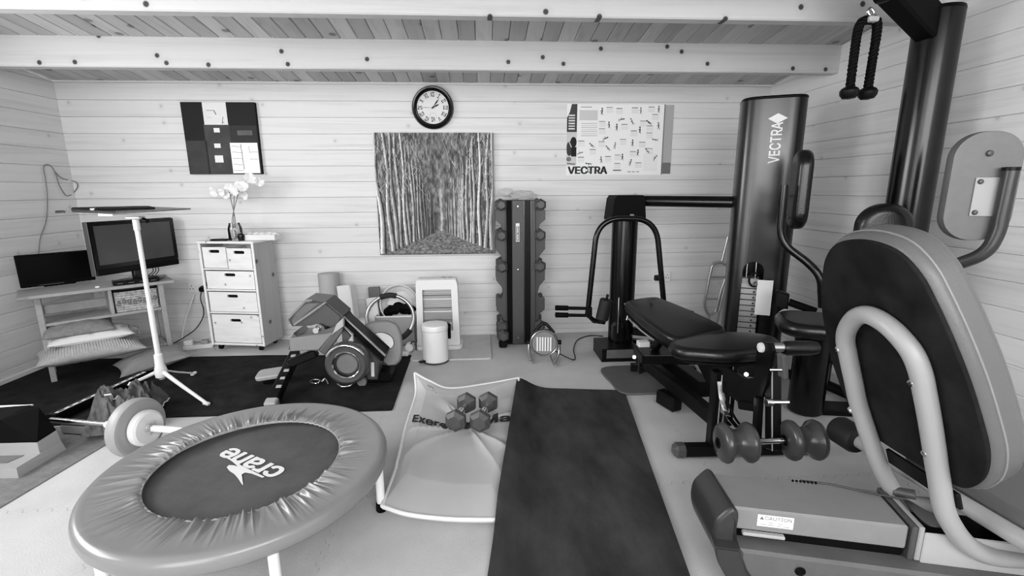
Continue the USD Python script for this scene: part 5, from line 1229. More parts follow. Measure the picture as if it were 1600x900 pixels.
tpart('tower_cap', soft(sup(TA + .002, TB + .002), 0.022, (TX, TY, TH - 0.004), (1, 0, 0), (0, 1, 0), 0.012), 'black_satin', parent=tower)
zt_ = tl(1172, 444)[2]
npl = 14; pz = np.linspace(0.10, zt_ - 0.03, npl)
for k in range(npl):
    tpart('weight_plate', box(sc_ - 0.075, sc_ + 0.050, TY - TB + 0.030, TY + 0.02, pz[k], pz[k] + (pz[1] - pz[0]) * 0.86, 0.003), 'steel_plates', parent=tower, smooth=False)
    tpart('pin_hole', cyl((sc_ + 0.018, TY - TB + 0.0285, pz[k] + 0.013), (sc_ + 0.018, TY - TB + 0.031, pz[k] + 0.013), 0.006, 10), 'ink', parent=tower)
for x in (sc_ - 0.03, sc_ + 0.022): tpart('guide_rod', cyl((x, TY - .08, pz[-1] + .02), (x, TY - .08, TH - 0.1), 0.008, 14), 'chrome', parent=tower)
tpart('head_plate', box(sc_ - 0.055, sc_ + 0.05, TY - TB + 0.028, TY + 0.0, zt_ - 0.004, zt_ + 0.030, 0.003), 'plate_pale', parent=tower)
cr_ = [A([sc_ + 0.012 + 0.030 * math.cos(a) * (1 if i < 40 else .8), TY - TB - 0.002 + 0.004 * i / 40, zt_ + 0.028 + 0.042 * math.sin(a)]) for i, a in enumerate(np.linspace(0.9, 6.6, 40))]
tpart('selector_cord', tube(cr_, 0.006, 8), 'black_satin', parent=tower)
tpart('selector_knob', cyl((sc_ + .02, TY - TB + .03, zt_ + .003), (sc_ + .02, TY - TB - .012, zt_ + .003), 0.010, 14), 'ink_grey', parent=tower)
a_, b_ = tl(1184, 437), tl(1202, 493)
cx_ = (a_[0] + b_[0]) / 2 - 0.002
tx_ = nrm((1, (tower_y(cx_ + .03) - tower_y(cx_ - .03)) / .06, 0))
tpart('instruction_card', obox((cx_ + 0.003, tower_y(cx_) - 0.004, (a_[2] + b_[2]) / 2), tx_, np.cross(EZ, tx_), EZ, 0.086, 0.002, a_[2] - b_[2], 0.0005), 'paper', parent=tower)
lxc = (tl(1202, 222)[0] + tl(1221, 222)[0]) / 2; lhh = tl(1221, 222)[0] - tl(1203, 222)[0]
lt = text_fit('VECTRA', (tl(1214, 191)[2] - tl(1210, 255)[2]), lhh,  (0, 0, 0), (1, 0, 0), (0, 1, 0), 0.0012, True)
b0, b1 = tl(1210, 255), tl(1214, 185)
v = lt.vertices.copy()
X_ = lxc + lhh / 2 - v[:, 1]; lt.vertices = np.c_[X_, tower_y(X_, 0.0008) - v[:, 2], b0[2] + v[:, 0]]
tpart('lettering', lt, 'paper', parent=tower, smooth=False)
dm = Polygon([(-0.050, 0), (0, -0.028), (0.050, 0), (0, 0.028)]); dmm = trimesh.creation.extrude_polygon(dm, 0.0012); dmm = dmm.subdivide().subdivide(); v = dmm.vertices.copy()
X_ = lxc + v[:, 0]; dmm.vertices = np.c_[X_, tower_y(X_, 0.0008) - v[:, 2], b1[2] + v[:, 1]]; 
tpart('diamond_mark', dmm, 'paper', parent=tower, smooth=False)

# left post with cap, base bracket and cross bar
PX, PY, PR = 0.992, 3.28, 0.089
post = gy.part('post', cyl((PX, PY, 0.05), (PX, PY, 1.10), PR, 40), 'black_gloss')
gy.part('post_cap', hull([(x, y, z) for x, z in ((0.868, 0.965), (1.104, 0.965), (0.884, 1.11), (1.092, 1.11), (0.900, 1.134), (1.078, 1.134)) for y in (3.175, 3.385)]), 'black_matte', parent=post, smooth=False)
gy.part('cap_plate', obox((1.006, 3.1735, 1.002), EX, EY, EZ, 0.026, 0.002, 0.016, 0.0005), 'silver_paint', parent=post)
gy.part('base_foot', ext(Polygon([(-.13, 0), (.13, 0), (.13, .095), (.0, .095), (-.13, .095)]), 0.27, (0.935, 3.33, 0.001), (1, 0, 0), (0, 0, 1), b=0.006), 'black_satin', parent=post)
gy.part('foot_face', box(0.835, 1.045, 3.0555, 3.0585, 0.030, 0.092, 0.004), 'panel_grey', parent=post)
ca, cb = A([1.02, 3.29, 1.095]), A([1.66, 2.92, 1.090]); cd = nrm(cb - ca)
gy.part('cross_bar', tube([ca, cb], 0.037, 24), 'black_gloss')
fa_, fb_ = A([1.02, 3.30, 0.17]), A([1.70, 2.98, 0.13]); fd = nrm(fb_ - fa_)
for z in (0.16, 0.07): gy.part('floor_bar', obox((fa_ + fb_) / 2 * [1, 1, 0] + EZ * z, nrm(fd * [1, 1, 0]), np.cross(EZ, nrm(fd * [1, 1, 0])), EZ, 0.75, 0.06, 0.055, 0.008), 'black_satin')
# press arm: inverted U with handles and a roller
ay = 2.98
def ap(u, v, y=ay): return Dp(u, v, y)
U = rounded([ap(917, 492), ap(933, 352), ap(938, 342.5), ap(1026, 342.5), ap(1030, 352), ap(1038, 478)], [.0, .09, .09, .09, .09, .0], 10)
U = rounded([ap(918, 492), ap(934, 341.5), ap(1025, 341.5), ap(1038, 482)], 0.155, 14)
gy.part('press_arm', tube(np.vstack([ap(945, 503, ay), ap(928, 501, ay), U]), 0.0175, 18), 'black_gloss')
for v0 in (482, 493):
    h0, h1 = ap(923, v0), ap(868, v0 - 1, ay - 0.02)
    hb_ = gy.part('handle', tube([h0, h1], 0.011, 12), 'black_satin')
    gy.part('grip', tube([h0 * .35 + h1 * .65, h1], 0.0165, 14), 'black_matte', parent=hb_)
gy.part('handle_bracket', obox(ap(920, 487), EX, EY, EZ, 0.035, 0.05, 0.075, 0.006), 'black_satin')
h0, h1 = ap(1040, 478), ap(1082, 490); gy.part('handle', tube([h0, h1], 0.018, 14), 'black_matte'); 
h0, h1 = ap(1040, 488, ay + .1), ap(1072, 497, ay + .1); gy.part('handle', tube([h0, h1], 0.016, 14), 'black_matte')
r0, r1 = ap(940, 500, 2.90), ap(948, 467, 2.90)
gy.part('foam_roller_pad', lathe([(0.014, 0.004), (0.034, 0), (0.041, 0.008), (0.041, 0.132), (0.034, 0.140), (0.014, 0.136)], r0, r1 - r0, 28), 'foam_black')
gy.part('roller_axle', tube([r0 - nrm(r1 - r0) * 0.02, r1 + nrm(r1 - r0) * 0.03], 0.009, 10), 'black_satin')
# cables hanging at the post
gy.part('pulley_cable', tube(spline([ap(967, 465, 2.95), ap(966, 495, 2.95), ap(965, 520, 3.0)], 12), 0.004, 8), 'steel_brushed')
gy.part('pulley_housing', obox(ap(964, 520, 3.10), EX, EY, EZ, 0.07, 0.10, 0.14, 0.02), 'black_satin')
for k in range(2): gy.part('cable_hook', tube(spline([ap(976 + 5 * k, 474, 3.0), ap(982 + 5 * k, 485, 3.0), ap(979 + 5 * k, 500, 3.0)], 10), 0.006, 8), 'steel_brushed')
gy.part('tension_cable', tube(spline([ap(982, 498, 3.0), ap(1000, 515, 2.8), ap(1022, 532, 2.66)], 20), 0.005, 8), 'plate_pale')
# tall column with boom
CXo, CYo, CR = 2.045, 2.19, 0.090
col = gy.part('column', cyl((CXo, CYo, 0.003), (CXo, CYo, 1.945), CR, 48), 'black_gloss')
gy.part('column_cap', lathe([(0.0, 0.012), (0.07, 0.010), (0.088, 0.004), (0.091, -0.01)], (CXo, CYo, 1.945), EZ, 40), 'black_satin', parent=col)
gy.part('cap_bracket', obox((CXo + 0.04, CYo + 0.10, 1.985), EX, EY, EZ, 0.03, 0.05, 0.07, 0.004), 'plate_pale', parent=col)
o0, o1 = A([CXo - 0.02, CYo - 0.0, 1.870]), A([1.585, 1.965, 1.985]); od = nrm(o1 - o0); on_ = nrm(np.cross(od, EZ))
boom = gy.part('boom', obox((o0 + o1) / 2, od, on_, np.cross(on_, od), np.linalg.norm(o1 - o0), 0.085, 0.140, 0.010), 'black_matte')
gy.part('boom_pulley', cyl(o1 - on_ * 0.02 + EZ * -0.05, o1 + on_ * 0.02 + EZ * -0.05, 0.045, 26), 'black_satin', parent=boom)
gy.part('boom_bolt', cyl(o1 - on_ * 0.05 - EZ * .02, o1 + on_ * 0.05 - EZ * .02, 0.009, 12), 'chrome', parent=boom)
# padded arms
def arm_pad(c, W_, N_, w, h, th, mat_, nm='arm_pad', r=0.03):
    """pad with its long side up; N_ is its outward (padded) side"""
    W_, N_ = nrm(W_), nrm(N_)
    out = rrect(w, h, w * 0.46, 14); U_ = np.cross(N_, W_); U_ = U_ if U_[2] > 0 else -U_
    return gy.part(nm, soft(out, th, c, W_, np.cross(N_, W_), r, 6), mat_, smooth=50)
c1_ = Dp(1237, 297, 2.42)
a1 = arm_pad(c1_, nrm((0.40, 0.92, 0)), nrm((0.92, -0.40, 0)), 0.19, 0.40, 0.075, 'black_vinyl')
gy.part('pad_bolt', cyl(Dp(1231, 306, 2.34), Dp(1238, 306, 2.36), 0.008, 10), 'silver_paint', parent=a1); gy.part('pad_bolt', cyl(Dp(1228, 340, 2.34), Dp(1235, 340, 2.36), 0.008, 10), 'silver_paint', parent=a1)
gy.part('arm_tube', tube(rounded([Dp(1225, 289, 2.33), Dp(1218, 378, 2.33), Dp(1262, 410, 2.25), Dp(1283, 432, 2.2), Dp(1285, 480, 2.2)], [0, .13, .04, .10, 0], 10), 0.019, 16), 'black_gloss')
y2 = 1.62
pc2 = (Dp(1562, 222, y2) + Dp(1502, 366, y2)) / 2
pc2 = Dp(1534, 292, y2)
w_ax = nrm((0.92, -0.39, 0.0))
a2 = arm_pad(pc2, w_ax, nrm((0.39, 0.92, 0)), 0.200, 0.385, 0.055, 'grey_vinyl', 'arm_pad', 0.022)
n2b = nrm((-0.39, -0.92, 0))
gy.part('pad_back_board', soft(rrect(0.196, 0.380, 0.090, 14), 0.008, pc2 + n2b * 0.0065, w_ax, np.cross(-n2b, w_ax), 0.003, 3), 'pad_back_grey', parent=a2, smooth=40)
pp = pc2 + n2b * 0.009
def p2(dx, dz, dn=0.0): return pp + w_ax * dx + EZ * dz + n2b * dn
gy.part('mount_plate', obox(p2(0.012, -0.035, 0.001), w_ax, n2b, EZ, 0.075, 0.006, 0.135, 0.001), 'plate_pale', parent=a2)
for dx, dz in ((-0.012, 0.018), (-0.012, -0.090)): gy.part('rivet', lathe([(0, 0.008), (0.006, 0.007), (0.009, 0.002), (0.009, 0)], p2(dx, dz, 0.004), n2b, 14), 'grey_plastic', parent=a2)
gy.part('rivet', lathe([(0, 0.009), (0.008, 0.007), (0.011, 0.002), (0.011, 0)], p2(0.0, 0.115, 0.0), n2b, 16), 'grey_plastic', parent=a2)
gy.part('arm_tube', tube(rounded([p2(0.056, 0.058, 0.022), p2(0.056, -0.16, 0.022), p2(0.035, -0.235, 0.02), p2(-0.05, -0.30, -0.03), p2(-0.30, -0.36, -0.30)], [0, .10, .10, .08, 0], 10), 0.0225, 20), 'shroud_dark')
gy.part('tube_end_cap', cyl(p2(0.056, 0.054, 0.022), p2(0.056, 0.066, 0.022), 0.0245, 20), 'black_satin')
# seat and back rest of the fly station
bx0 = Dp(1382, 360, 2.02)
gy.part('back_rest', soft(rrect(0.215, 0.56, 0.10, 14), 0.10, A([bx0[0], 2.05, Dp(1382, 318, 1.98)[2] - 0.28]), nrm((0.90, -0.43, 0)), EZ, 0.045, 6), 'black_vinyl', smooth=50)
st = Dp(1258, 512, 2.15)
gy.part('seat', soft(rrect(0.36, 0.34, 0.12, 12), 0.075, st + A([0.10, 0.06, -0.045]), nrm((0.9, -0.43, 0)), nrm((0.43, 0.9, 0)), 0.034, 6), 'black_vinyl', smooth=50)
gy.part('seat_pedestal', cyl((1.71, 2.26, 0.002), (1.71, 2.26, 0.44), 0.085, 32), 'black_gloss')
gy.part('base_plate', obox((1.86, 2.24, 0.02), nrm((1, -.2, 0)), nrm((.2, 1, 0)), EZ, 0.42, 0.12, 0.035, 0.006), 'black_satin')
h0, h1 = Dp(1222, 468, 2.52), Dp(1275, 487, 2.42)
hg = gy.part('handle', tube([h0, h1], 0.014, 12), 'steel_brushed'); gy.part('grip', tube([h0 * .8 + h1 * .2, h1], 0.021, 16), 'black_matte', parent=hg); gy.part('handle_bracket', obox(h0, nrm(h1 - h0), np.cross(EZ, nrm(h1 - h0)), EZ, 0.07, 0.06, 0.09, 0.006), 'black_satin', parent=hg)
gy.part('pivot_post', cyl((1.98, 2.50, 0.02), (1.98, 2.50, 0.62), 0.035, 20), 'black_gloss')
gy.part('lower_link', tube([A([1.72, 2.26, 0.30]), A([2.045, 2.19, 0.30])], 0.03, 14), 'black_satin')
gy.part('lower_link', tube([A([1.72, 2.86, 0.05]), A([1.98, 2.50, 0.05]), A([2.045, 2.19, 0.05])], 0.03, 14), 'black_satin')
single('white_towel', slab(np.stack([np.stack([Dp(1218 + 50 * a, 489 + 11 * b - 6 * math.sin(a * 6) * .3 + 5 * a, 2.42 - 0.12 * b) + EZ * 0.015 * math.sin(a * 9 + b * 4) for b in np.linspace(0, 1, 8)]) for a in np.linspace(0, 1, 22)]), 0.006), 'cloth_white',
       'white towel lying at the back of the gym seat beside the tower', 'towel', smooth=60)
# rope handle
ry_ = 2.02
R3 = lambda u, v, y=ry_: Dp(u, v, y)
rp = Thing('triceps_rope', 'black twisted rope handle with two knobbed ends hanging from the boom', 'rope', loc=tuple(R3(1360, 30)))
def rope(path, R, twist=150.0):
    P = spline(path, 60); T = np.gradient(P, axis=0); L_ = np.r_[0, np.cumsum(np.linalg.norm(np.diff(P, axis=0), axis=1))]; out = []
    for k in range(3):
        Q = []
        for i in range(len(P)):
            x, y, _ = frame(T[i], (0.2, 1, 0.1)); a = L_[i] * twist + k * 2 * np.pi / 3
            Q.append(P[i] + R * 0.5 * (math.cos(a) * x + math.sin(a) * y))
        out.append(tube(Q, R * 0.56, 8))
    return cat(out)
rp.part('rope', rope([R3(1362, 31), R3(1347, 34), R3(1340, 50), R3(1334, 90), R3(1328, 137)], 0.0175), 'black_matte', smooth=60)
rp.part('rope', rope([R3(1362, 31), R3(1369, 33), R3(1370, 50), R3(1363, 95), R3(1356, 139)], 0.0175), 'black_matte', smooth=60)
for u0, v0, u1, v1 in ((1328, 136, 1326, 152), (1356, 137, 1355, 154)):
    p_, q_ = R3(u0, v0), R3(u1, v1)
    rp.part('knob', lathe([(0.020, 0.0), (0.030, 0.006), (0.036, 0.016), (0.034, 0.032), (0.024, 0.045), (0, 0.049)], p_, q_ - p_, 26), 'black_satin')
rp.part('clasp', obox(R3(1361, 31, ry_ - .01), EX, EY, EZ, 0.042, 0.045, 0.022, 0.005), 'plate_pale')
rp.part('hook', tube(rounded([R3(1361, 28), R3(1355, 18), R3(1360, 12), R3(1366, 20)], 0.02, 5, True), 0.006, 8, True), 'steel_brushed')
# chrome rowing bar leaning behind the tower
lb = Thing('chrome_bar', 'chrome looped pull bar leaning on the back wall left of the weight tower', 'pull bar', loc=(1.88, 3.66, 0))
yb_ = 3.66
b_ = lambda u, v: Dp(u, v, yb_)
lb.part('stem', tube([b_(1137, 370), b_(1128, 408)], 0.011, 12), 'steel_brushed')
lb.part('loop', tube(rounded([b_(1128, 409), b_(1113, 412), b_(1106, 445), b_(1100, 478), b_(1107, 493), b_(1118, 488), b_(1126, 455), b_(1140, 418)], 0.05, 8, True), 0.012, 12, True), 'steel_brushed')
lb.part('crossbar', tube([b_(1109, 433), b_(1136, 433)], 0.009, 10), 'steel_brushed'); lb.part('crossbar', tube([b_(1102, 467), b_(1124, 467)], 0.009, 10), 'steel_brushed')
lb.part('leg', tube([b_(1108, 492), b_(1105, 520)], 0.011, 12), 'steel_brushed'); lb.part('leg', tube([b_(1134, 440), b_(1117, 515)], 0.013, 12), 'steel_brushed')

# ================================================================ WEIGHT BENCH
we = Thing('weight_bench', 'black padded weight bench with a leg developer and hourglass rollers', 'bench', loc=(1.12, 2.3, 0))
# black long pads, unprojected from a level plane at each end
def quad(z, *uv): return [Zp(u, v, z) for u, v in uv]
far_l, far_r = Zp(970, 467, 0.585), Zp(1036, 466, 0.585)
near_l, near_r = Zp(1050, 524, 0.512), Zp(1140, 515, 0.512)
bcx = (far_l + far_r) / 2; bcn = (near_l + near_r) / 2
LY = nrm(bcx - bcn); LX = nrm(near_r - near_l); LX = nrm(LX - LY * (LX @ LY)); LZ = np.cross(LX, LY)
LXw0, LXw1 = np.linalg.norm(far_r - far_l) / 2, np.linalg.norm(near_r - near_l) / 2; Lb = np.linalg.norm(bcx - bcn)
out = smooth_loop([(-LXw1, 0), (0, -0.012), (LXw1, 0.0), (LXw1 * 1.0, Lb * 0.5), (LXw0 * 1.02, Lb * 0.92), (LXw0 * 0.8, Lb * 1.02), (0, Lb * 1.05), (-LXw0 * 0.8, Lb * 1.02), (-LXw0 * 1.02, Lb * 0.92), (-LXw1, Lb * 0.5)], 90)
we.part('back_pad', soft(out, 0.062, bcn - LZ * 0.062, LX, LY, 0.022, 6, dome=0.006), 'black_vinyl', smooth=50)
bp = Zp(1019, 468, 0.592); we.part('pad_button', lathe([(0, 0.006), (0.009, 0.005), (0.013, 0)], bp, LZ, 16), 'ink')
we.part('back_board', soft(out * [0.92, 0.97] + [0, 0.01], 0.012, bcn - LZ * 0.076, LX, LY, 0.003, 3), 'black_matte')
sl = quad(0.500, (1046, 532), (1075, 519), (1120, 517), (1170, 518), (1214, 526), (1214, 542), (1150, 550), (1088, 547), (1058, 542))
sl2 = smooth_loop([tuple(p[:2]) for p in sl], 80)
we.part('seat_pad', soft(sl2, 0.062, (0, 0, 0.440), (1, 0, 0), (0, 1, 0), 0.028, 6, dome=0.006), 'black_vinyl', smooth=50)
we.part('seat_board', soft(sl2 * 0.9 + sl2.mean(0) * 0.1, 0.012, (0, 0, 0.427), (1, 0, 0), (0, 1, 0), 0.003, 3), 'black_matte')
sc0 = sl2.mean(0)
# frame
def beam(name, p, q, w, h, material='black_satin', parent=None, up=EZ, b=0.005):
    p, q = A(p, float), A(q, float); d = nrm(q - p); x = nrm(np.cross(d, up)); return we.part(name, obox((p + q) / 2, d, x, np.cross(x, d), np.linalg.norm(q - p), w, h, b), material, parent=parent)
b0_, b1_ = Zp(1010, 566, 0.16), Zp(1118, 655, 0.09)
bdir = nrm(b1_ - b0_)
beam('main_beam', b0_ - bdir * 0.1, b1_ + bdir * 0.02, 0.05, 0.075)
fz = 0.032
f0, f1 = Zp(1062, 703, fz), A([1.50, 1.86, fz])
ft = beam('front_foot', f0, f1, 0.05, 0.05)
fd_ = nrm(f1 - f0)
for c in (f0 - fd_ * 0.0, f1): we.part('foot_cap', obox(c, fd_, np.cross(EZ, fd_), EZ, 0.062, 0.062, 0.060, 0.014), 'grey_plastic', parent=ft)
up0, up1 = Zp(1111, 697, 0.04), None
beam('upright', up0, up0 * [1, 1, 0] + EZ * 0.40, 0.035, 0.05, up=EY)
u2_ = Zp(1158, 690, 0.04) + A([0.02, 0.16, 0]); beam('upright', u2_, u2_ * [1, 1, 0] + EZ * 0.40, 0.03, 0.04, up=EY)
we.part('edge_strip', obox(up0 * [1, 1, 0] + A([0.008, -0.026, 0.22]), EX, EY, EZ, 0.004, 0.002, 0.34), 'plate_pale')
we.part('edge_strip', obox(u2_ * [1, 1, 0] + A([-0.012, -0.022, 0.22]), EX, EY, EZ, 0.004, 0.002, 0.30), 'plate_pale')
# carriage plate under the back pad
k0, k1 = Zp(996, 553, 0.27), Zp(1096, 553, 0.27)
beam('carriage_plate', k0, k1, 0.20, 0.055)
we.part('carriage_lip', obox((k0 + k1) / 2 + A([0, -0.102, 0.027]), nrm(k1 - k0), np.cross(EZ, nrm(k1 - k0)), EZ, np.linalg.norm(k1 - k0), 0.003, 0.004), 'grey_plastic')
we.part('white_block', obox(Zp(1005, 537, 0.31), EX, EY, EZ, 0.065, 0.05, 0.035, 0.004), 'white_plastic')
we.part('carriage_post', obox(Zp(1001, 566, 0.20), EX, EY, EZ, 0.022, 0.03, 0.13, 0.003), 'black_satin')
beam('slanted_strut', Zp(1040, 520, 0.42), Zp(1022, 545, 0.30), 0.04, 0.04)
beam('under_frame', bcx - LZ * 0.095 - LY * 0.12, bcn - LZ * 0.095 - LY * 0.10, 0.09, 0.045, up=LZ)
rf0, rf1 = A([0.95, 2.88, 0.03]), A([1.35, 2.80, 0.03]); beam('rear_foot', rf0, rf1, 0.06, 0.05)
beam('rear_beam', A([1.16, 2.86, 0.10]), A([1.20, 2.35, 0.10]), 0.08, 0.09)
we.part('side_box', obox(Zp(1045, 625, 0.05), nrm((0.35, -1, 0)), nrm((1, .35, 0)), EZ, 0.14, 0.07, 0.08, 0.01), 'black_satin')
we.part('side_box_clip', tube(spline([Zp(1040, 610, 0.09), Zp(1050, 606, 0.10), Zp(1058, 620, 0.09)], 12), 0.005, 8), 'chrome')
for uv in ((991, 558), (1130, 565), (1135, 566), (1158, 562), (1166, 585), (1125, 584)):
    p_ = Zp(*uv, 0.30); we.part('bolt', cyl(p_, p_ + nrm(CAM - p_) * 0.012, 0.011, 12), 'chrome')
# side plate of the leg developer
XS = 1.12
def sp(u, v, x=XS): 
    p = Xp(u, v, x); return (p[1], p[2])
pl = Polygon([sp(*q) for q in ((1080, 545), (1105, 545), (1135, 575), (1165, 592), (1178, 590), (1183, 540), (1190, 534), (1204, 536), (1207, 548), (1197, 600), (1190, 620), (1178, 634), (1160, 634), (1145, 622), (1105, 600), (1090, 570))]).buffer(-.004).buffer(.004)
we.part('side_plate', ext(pl, 0.014, (XS, 0, 0), (0, 1, 0), (0, 0, 1)), 'black_satin', smooth=False)
pv = Xp(1189, 543, XS - 0.004)
we.part('pivot_tube', cyl(pv, pv + A([0.10, -0.005, 0]), 0.019, 24), 'steel_brushed'); we.part('pivot_cap', lathe([(0, 0.008), (0.010, 0.008), (0.019, 0.006), (0.021, 0), (0.021, -0.01)], pv, (-1, 0, 0), 24), 'white_plastic')
we.part('thigh_pad', lathe([(0, 0), (0.025, 0.004), (0.030, 0.02), (0.030, 0.11), (0.024, 0.145), (0, 0.155)], pv + A([0.085, -0.004, -0.004]), (1, -0.05, 0), 24), 'black_vinyl')
# swinging arm and its rollers
arm_t, arm_b = Dp(1208, 556, pv[1] - 0.01), Dp(1208, 703, 1.63)
beam('swing_arm', arm_t, arm_b, 0.045, 0.045, up=EY)
we.part('arm_edge', obox((arm_t + arm_b) / 2 + A([-0.019, -0.024, 0]), EX, nrm(np.cross(nrm(arm_b - arm_t), EX)), nrm(arm_t - arm_b), 0.004, 0.003, np.linalg.norm(arm_b - arm_t) * .95), 'plate_pale')
bs = beam('stop_bracket', Dp(1222, 553, 1.66), Dp(1224, 590, 1.66), 0.020, 0.045, 'panel_grey', up=EY)
we.part('lock_pin', tube([Dp(1203, 628, 1.62), Dp(1233, 628, 1.60)], 0.008, 10), 'chrome'); we.part('lock_pin', tube([Dp(1203, 578, 1.62), Dp(1222, 578, 1.60)], 0.006, 10), 'chrome')
we.part('pin_knob', cyl(Dp(1197, 629, 1.62), Dp(1207, 629, 1.62), 0.014, 14), 'chrome')
beam('link_bar', Dp(1186, 620, 1.72), Dp(1181, 705, 1.69), 0.03, 0.03, up=EY)
beam('cross_link', Dp(1155, 632, 1.80), Dp(1188, 637, 1.72), 0.03, 0.035)
roll_y = 1.60
ra, rb = Dp(1112, 690, roll_y + .02), Dp(1296, 686, roll_y - .01)
we.part('roller_axle', tube([Dp(1122, 692, roll_y + .02), Dp(1285, 686, roll_y - .01)], 0.012, 14), 'chrome')
rdirn = nrm(rb - ra)
hour = [(0.012, 0.003), (0.020, 0.0), (0.058, 0.003), (0.072, 0.012), (0.077, 0.024), (0.074, 0.034), (0.060, 0.046), (0.051, 0.060), (0.049, 0.070), (0.051, 0.080), (0.060, 0.094), (0.074, 0.106), (0.077, 0.116), (0.072, 0.128), (0.058, 0.137), (0.020, 0.140), (0.012, 0.137)]
for p_ in (Dp(1122, 692, roll_y + 0.01), Dp(1226, 688, roll_y)):
    rr = we.part('roller', lathe(hour, p_, rdirn, 48), 'roller_grey', smooth=50)
    we.part('roller_hub', lathe([(0.012, 0.004), (0.012, -0.003), (0.020, -0.003), (0.022, 0.002)], p_, rdirn, 24), 'black_matte', parent=rr)
we.part('curved_belt', slab(np.stack([np.stack([p + A([dx, 0, 0]) for dx in (-0.010, 0.0, 0.010)]) for p in spline([Dp(1124, 596, 1.86), Dp(1128, 625, 1.84), Dp(1138, 650, 1.80), Dp(1152, 668, 1.72)], 24)]), 0.003), 'chrome', smooth=60)
we.part('black_belt', tube(spline([Dp(1131, 596, 1.86), Dp(1136, 625, 1.84), Dp(1148, 652, 1.80), Dp(1160, 668, 1.72)], 24), 0.005, 8), 'black_matte')
# curved grey foot plate on the floor beside the bench
fp = quad(0.0, (939, 579), (975, 574), (1010, 576), (1022, 590), (1060, 616), (1020, 617), (973, 617), (955, 601))
fp2 = smooth_loop([tuple(p[:2]) for p in fp], 70)
single('foot_mat', soft(fp2, 0.014, (0, 0, 0.001), (1, 0, 0), (0, 1, 0), 0.004, 3), 'panel_grey', 'curved grey foot mat on the floor left of the weight bench', 'mat', smooth=40)

# ================================================================ SEATED MACHINE IN THE FOREGROUND
t_ = math.radians(-14.7); MU, MV = A([math.cos(t_), math.sin(t_), 0]), A([-math.sin(t_), math.cos(t_), 0])
MO = A([0.712, 1.178, 0.0]); ZT = 0.27
def ML(u, v, z): return MO + MU * u + MV * v + EZ * z
se = Thing('seated_machine', 'seated exercise machine with a big dark backrest on a pale looped tube, right foreground', 'exercise machine', loc=tuple(ML(0.5, 0.08, 0)), rz=t_)
def mbox(u0, u1, v0, v1, z0, z1, b=0.004): return obox(ML((u0 + u1) / 2, (v0 + v1) / 2, (z0 + z1) / 2), MU, MV, EZ, u1 - u0, v1 - v0, z1 - z0, b)
SK = math.tan(math.radians(9.0))
def skew(m, u_lim=0.2):
    m = m.copy(); d = m.vertices - MO; u, v = d @ MU, d @ MV
    m.vertices = m.vertices - MU * (SK * v * np.clip((u_lim - u) / u_lim, 0, 1))[:, None]; return m
se.part('upper_housing', skew(mbox(0.0, 0.452, 0.0, 0.168, 0.198, ZT, 0.006), 0.45), 'box_grey', smooth=False)
se.part('shadow_gap', mbox(0.0, 0.45, 0.012, 0.155, 0.16, 0.198, 0), 'black_matte')  # black strip set back between the housing and the lower beam
low = se.part('lower_beam', ext([(0.016, 0.170), (0.018, 0.140), (0.034, 0.102), (0.068, 0.056), (0.125, 0.012), (1.45, 0.012), (1.45, 0.170)], 0.25, ML(0, 0.20, 0), MU, EZ, b=0.008), 'panel_grey', smooth=False)
hole = ML(0.175, -0.0525, 0.128)
se.part('round_hole', lathe([(0.0, -0.002), (0.010, -0.002), (0.0125, 0.001), (0.014, 0.0005)], hole, -MV, 22), 'black_matte', parent=low)
se.part('white_clip', mbox(0.03, 0.145, -0.010, 0.008, 0.186, 0.197, 0.003), 'plate_pale')
nose = [(0.000, 0.274), (-0.012, 0.274), (-0.034, 0.250), (-0.050, 0.222), (-0.054, 0.178), (-0.046, 0.135), (-0.026, 0.094), (0.005, 0.050), (0.045, 0.012), (0.12, 0.004), (0.13, 0.012), (0.070, 0.060), (0.036, 0.105), (0.020, 0.145), (0.014, 0.170), (0.012, 0.20), (0.013, 0.255)]
ns = smooth_loop(nose, 90)
front = [(q[0], q[1]) for q in ns]
nz = soft(np.array([[a, b] for a, b in ns]), 0.208, ML(0, 0.190, 0), MU, EZ, 0.014, 5)
se.part('nose_shroud', skew(nz, 0.6), 'shroud_dark', smooth=55)
nlow = [q for q in map(tuple, np.asarray(Polygon(ns).intersection(sbox(-1, -1, 1, 0.172)).exterior.coords)[:-1])]
se.part('nose_lower', ext(nlow, 0.262, ML(0, 0.206, 0), MU, EZ, b=0.004), 'shroud_dark', smooth=40)
# caution label
cl_ = se.part('caution_label', mbox(0.068, 0.164, -0.0012, 0.001, 0.219, 0.256, 0), 'paper', smooth=False)
LO = ML(0.068, -0.0014, 0.219)
se.part('label_words', text_fit('CAUTION', 0.070, 0.0105, LO + MU * 0.020 + EZ * 0.0225, MU, EZ, 0.0003), 'ink_grey', parent=cl_, smooth=False)
se.part('warning_mark', ext([(0, 0), (0.011, 0), (0.0055, 0.010)], 0.0003, LO + MU * 0.006 + EZ * 0.0225 - MV * 0.0003, MU, EZ), 'ink_grey', parent=cl_, smooth=False)
se.part('label_lines', cat([obox(LO + MU * (x + w / 2) + EZ * z - MV * 0.0002, MU, MV, EZ, w, 0.0003, 0.0022) for x, w, z in ((0.03, .012, .014), (0.058, .010, .013), (0.010, .014, .007), (0.030, .016, .0068), (0.054, .012, .006), (0.07, .016, .0055))]), 'foam_roll', parent=cl_, smooth=False)
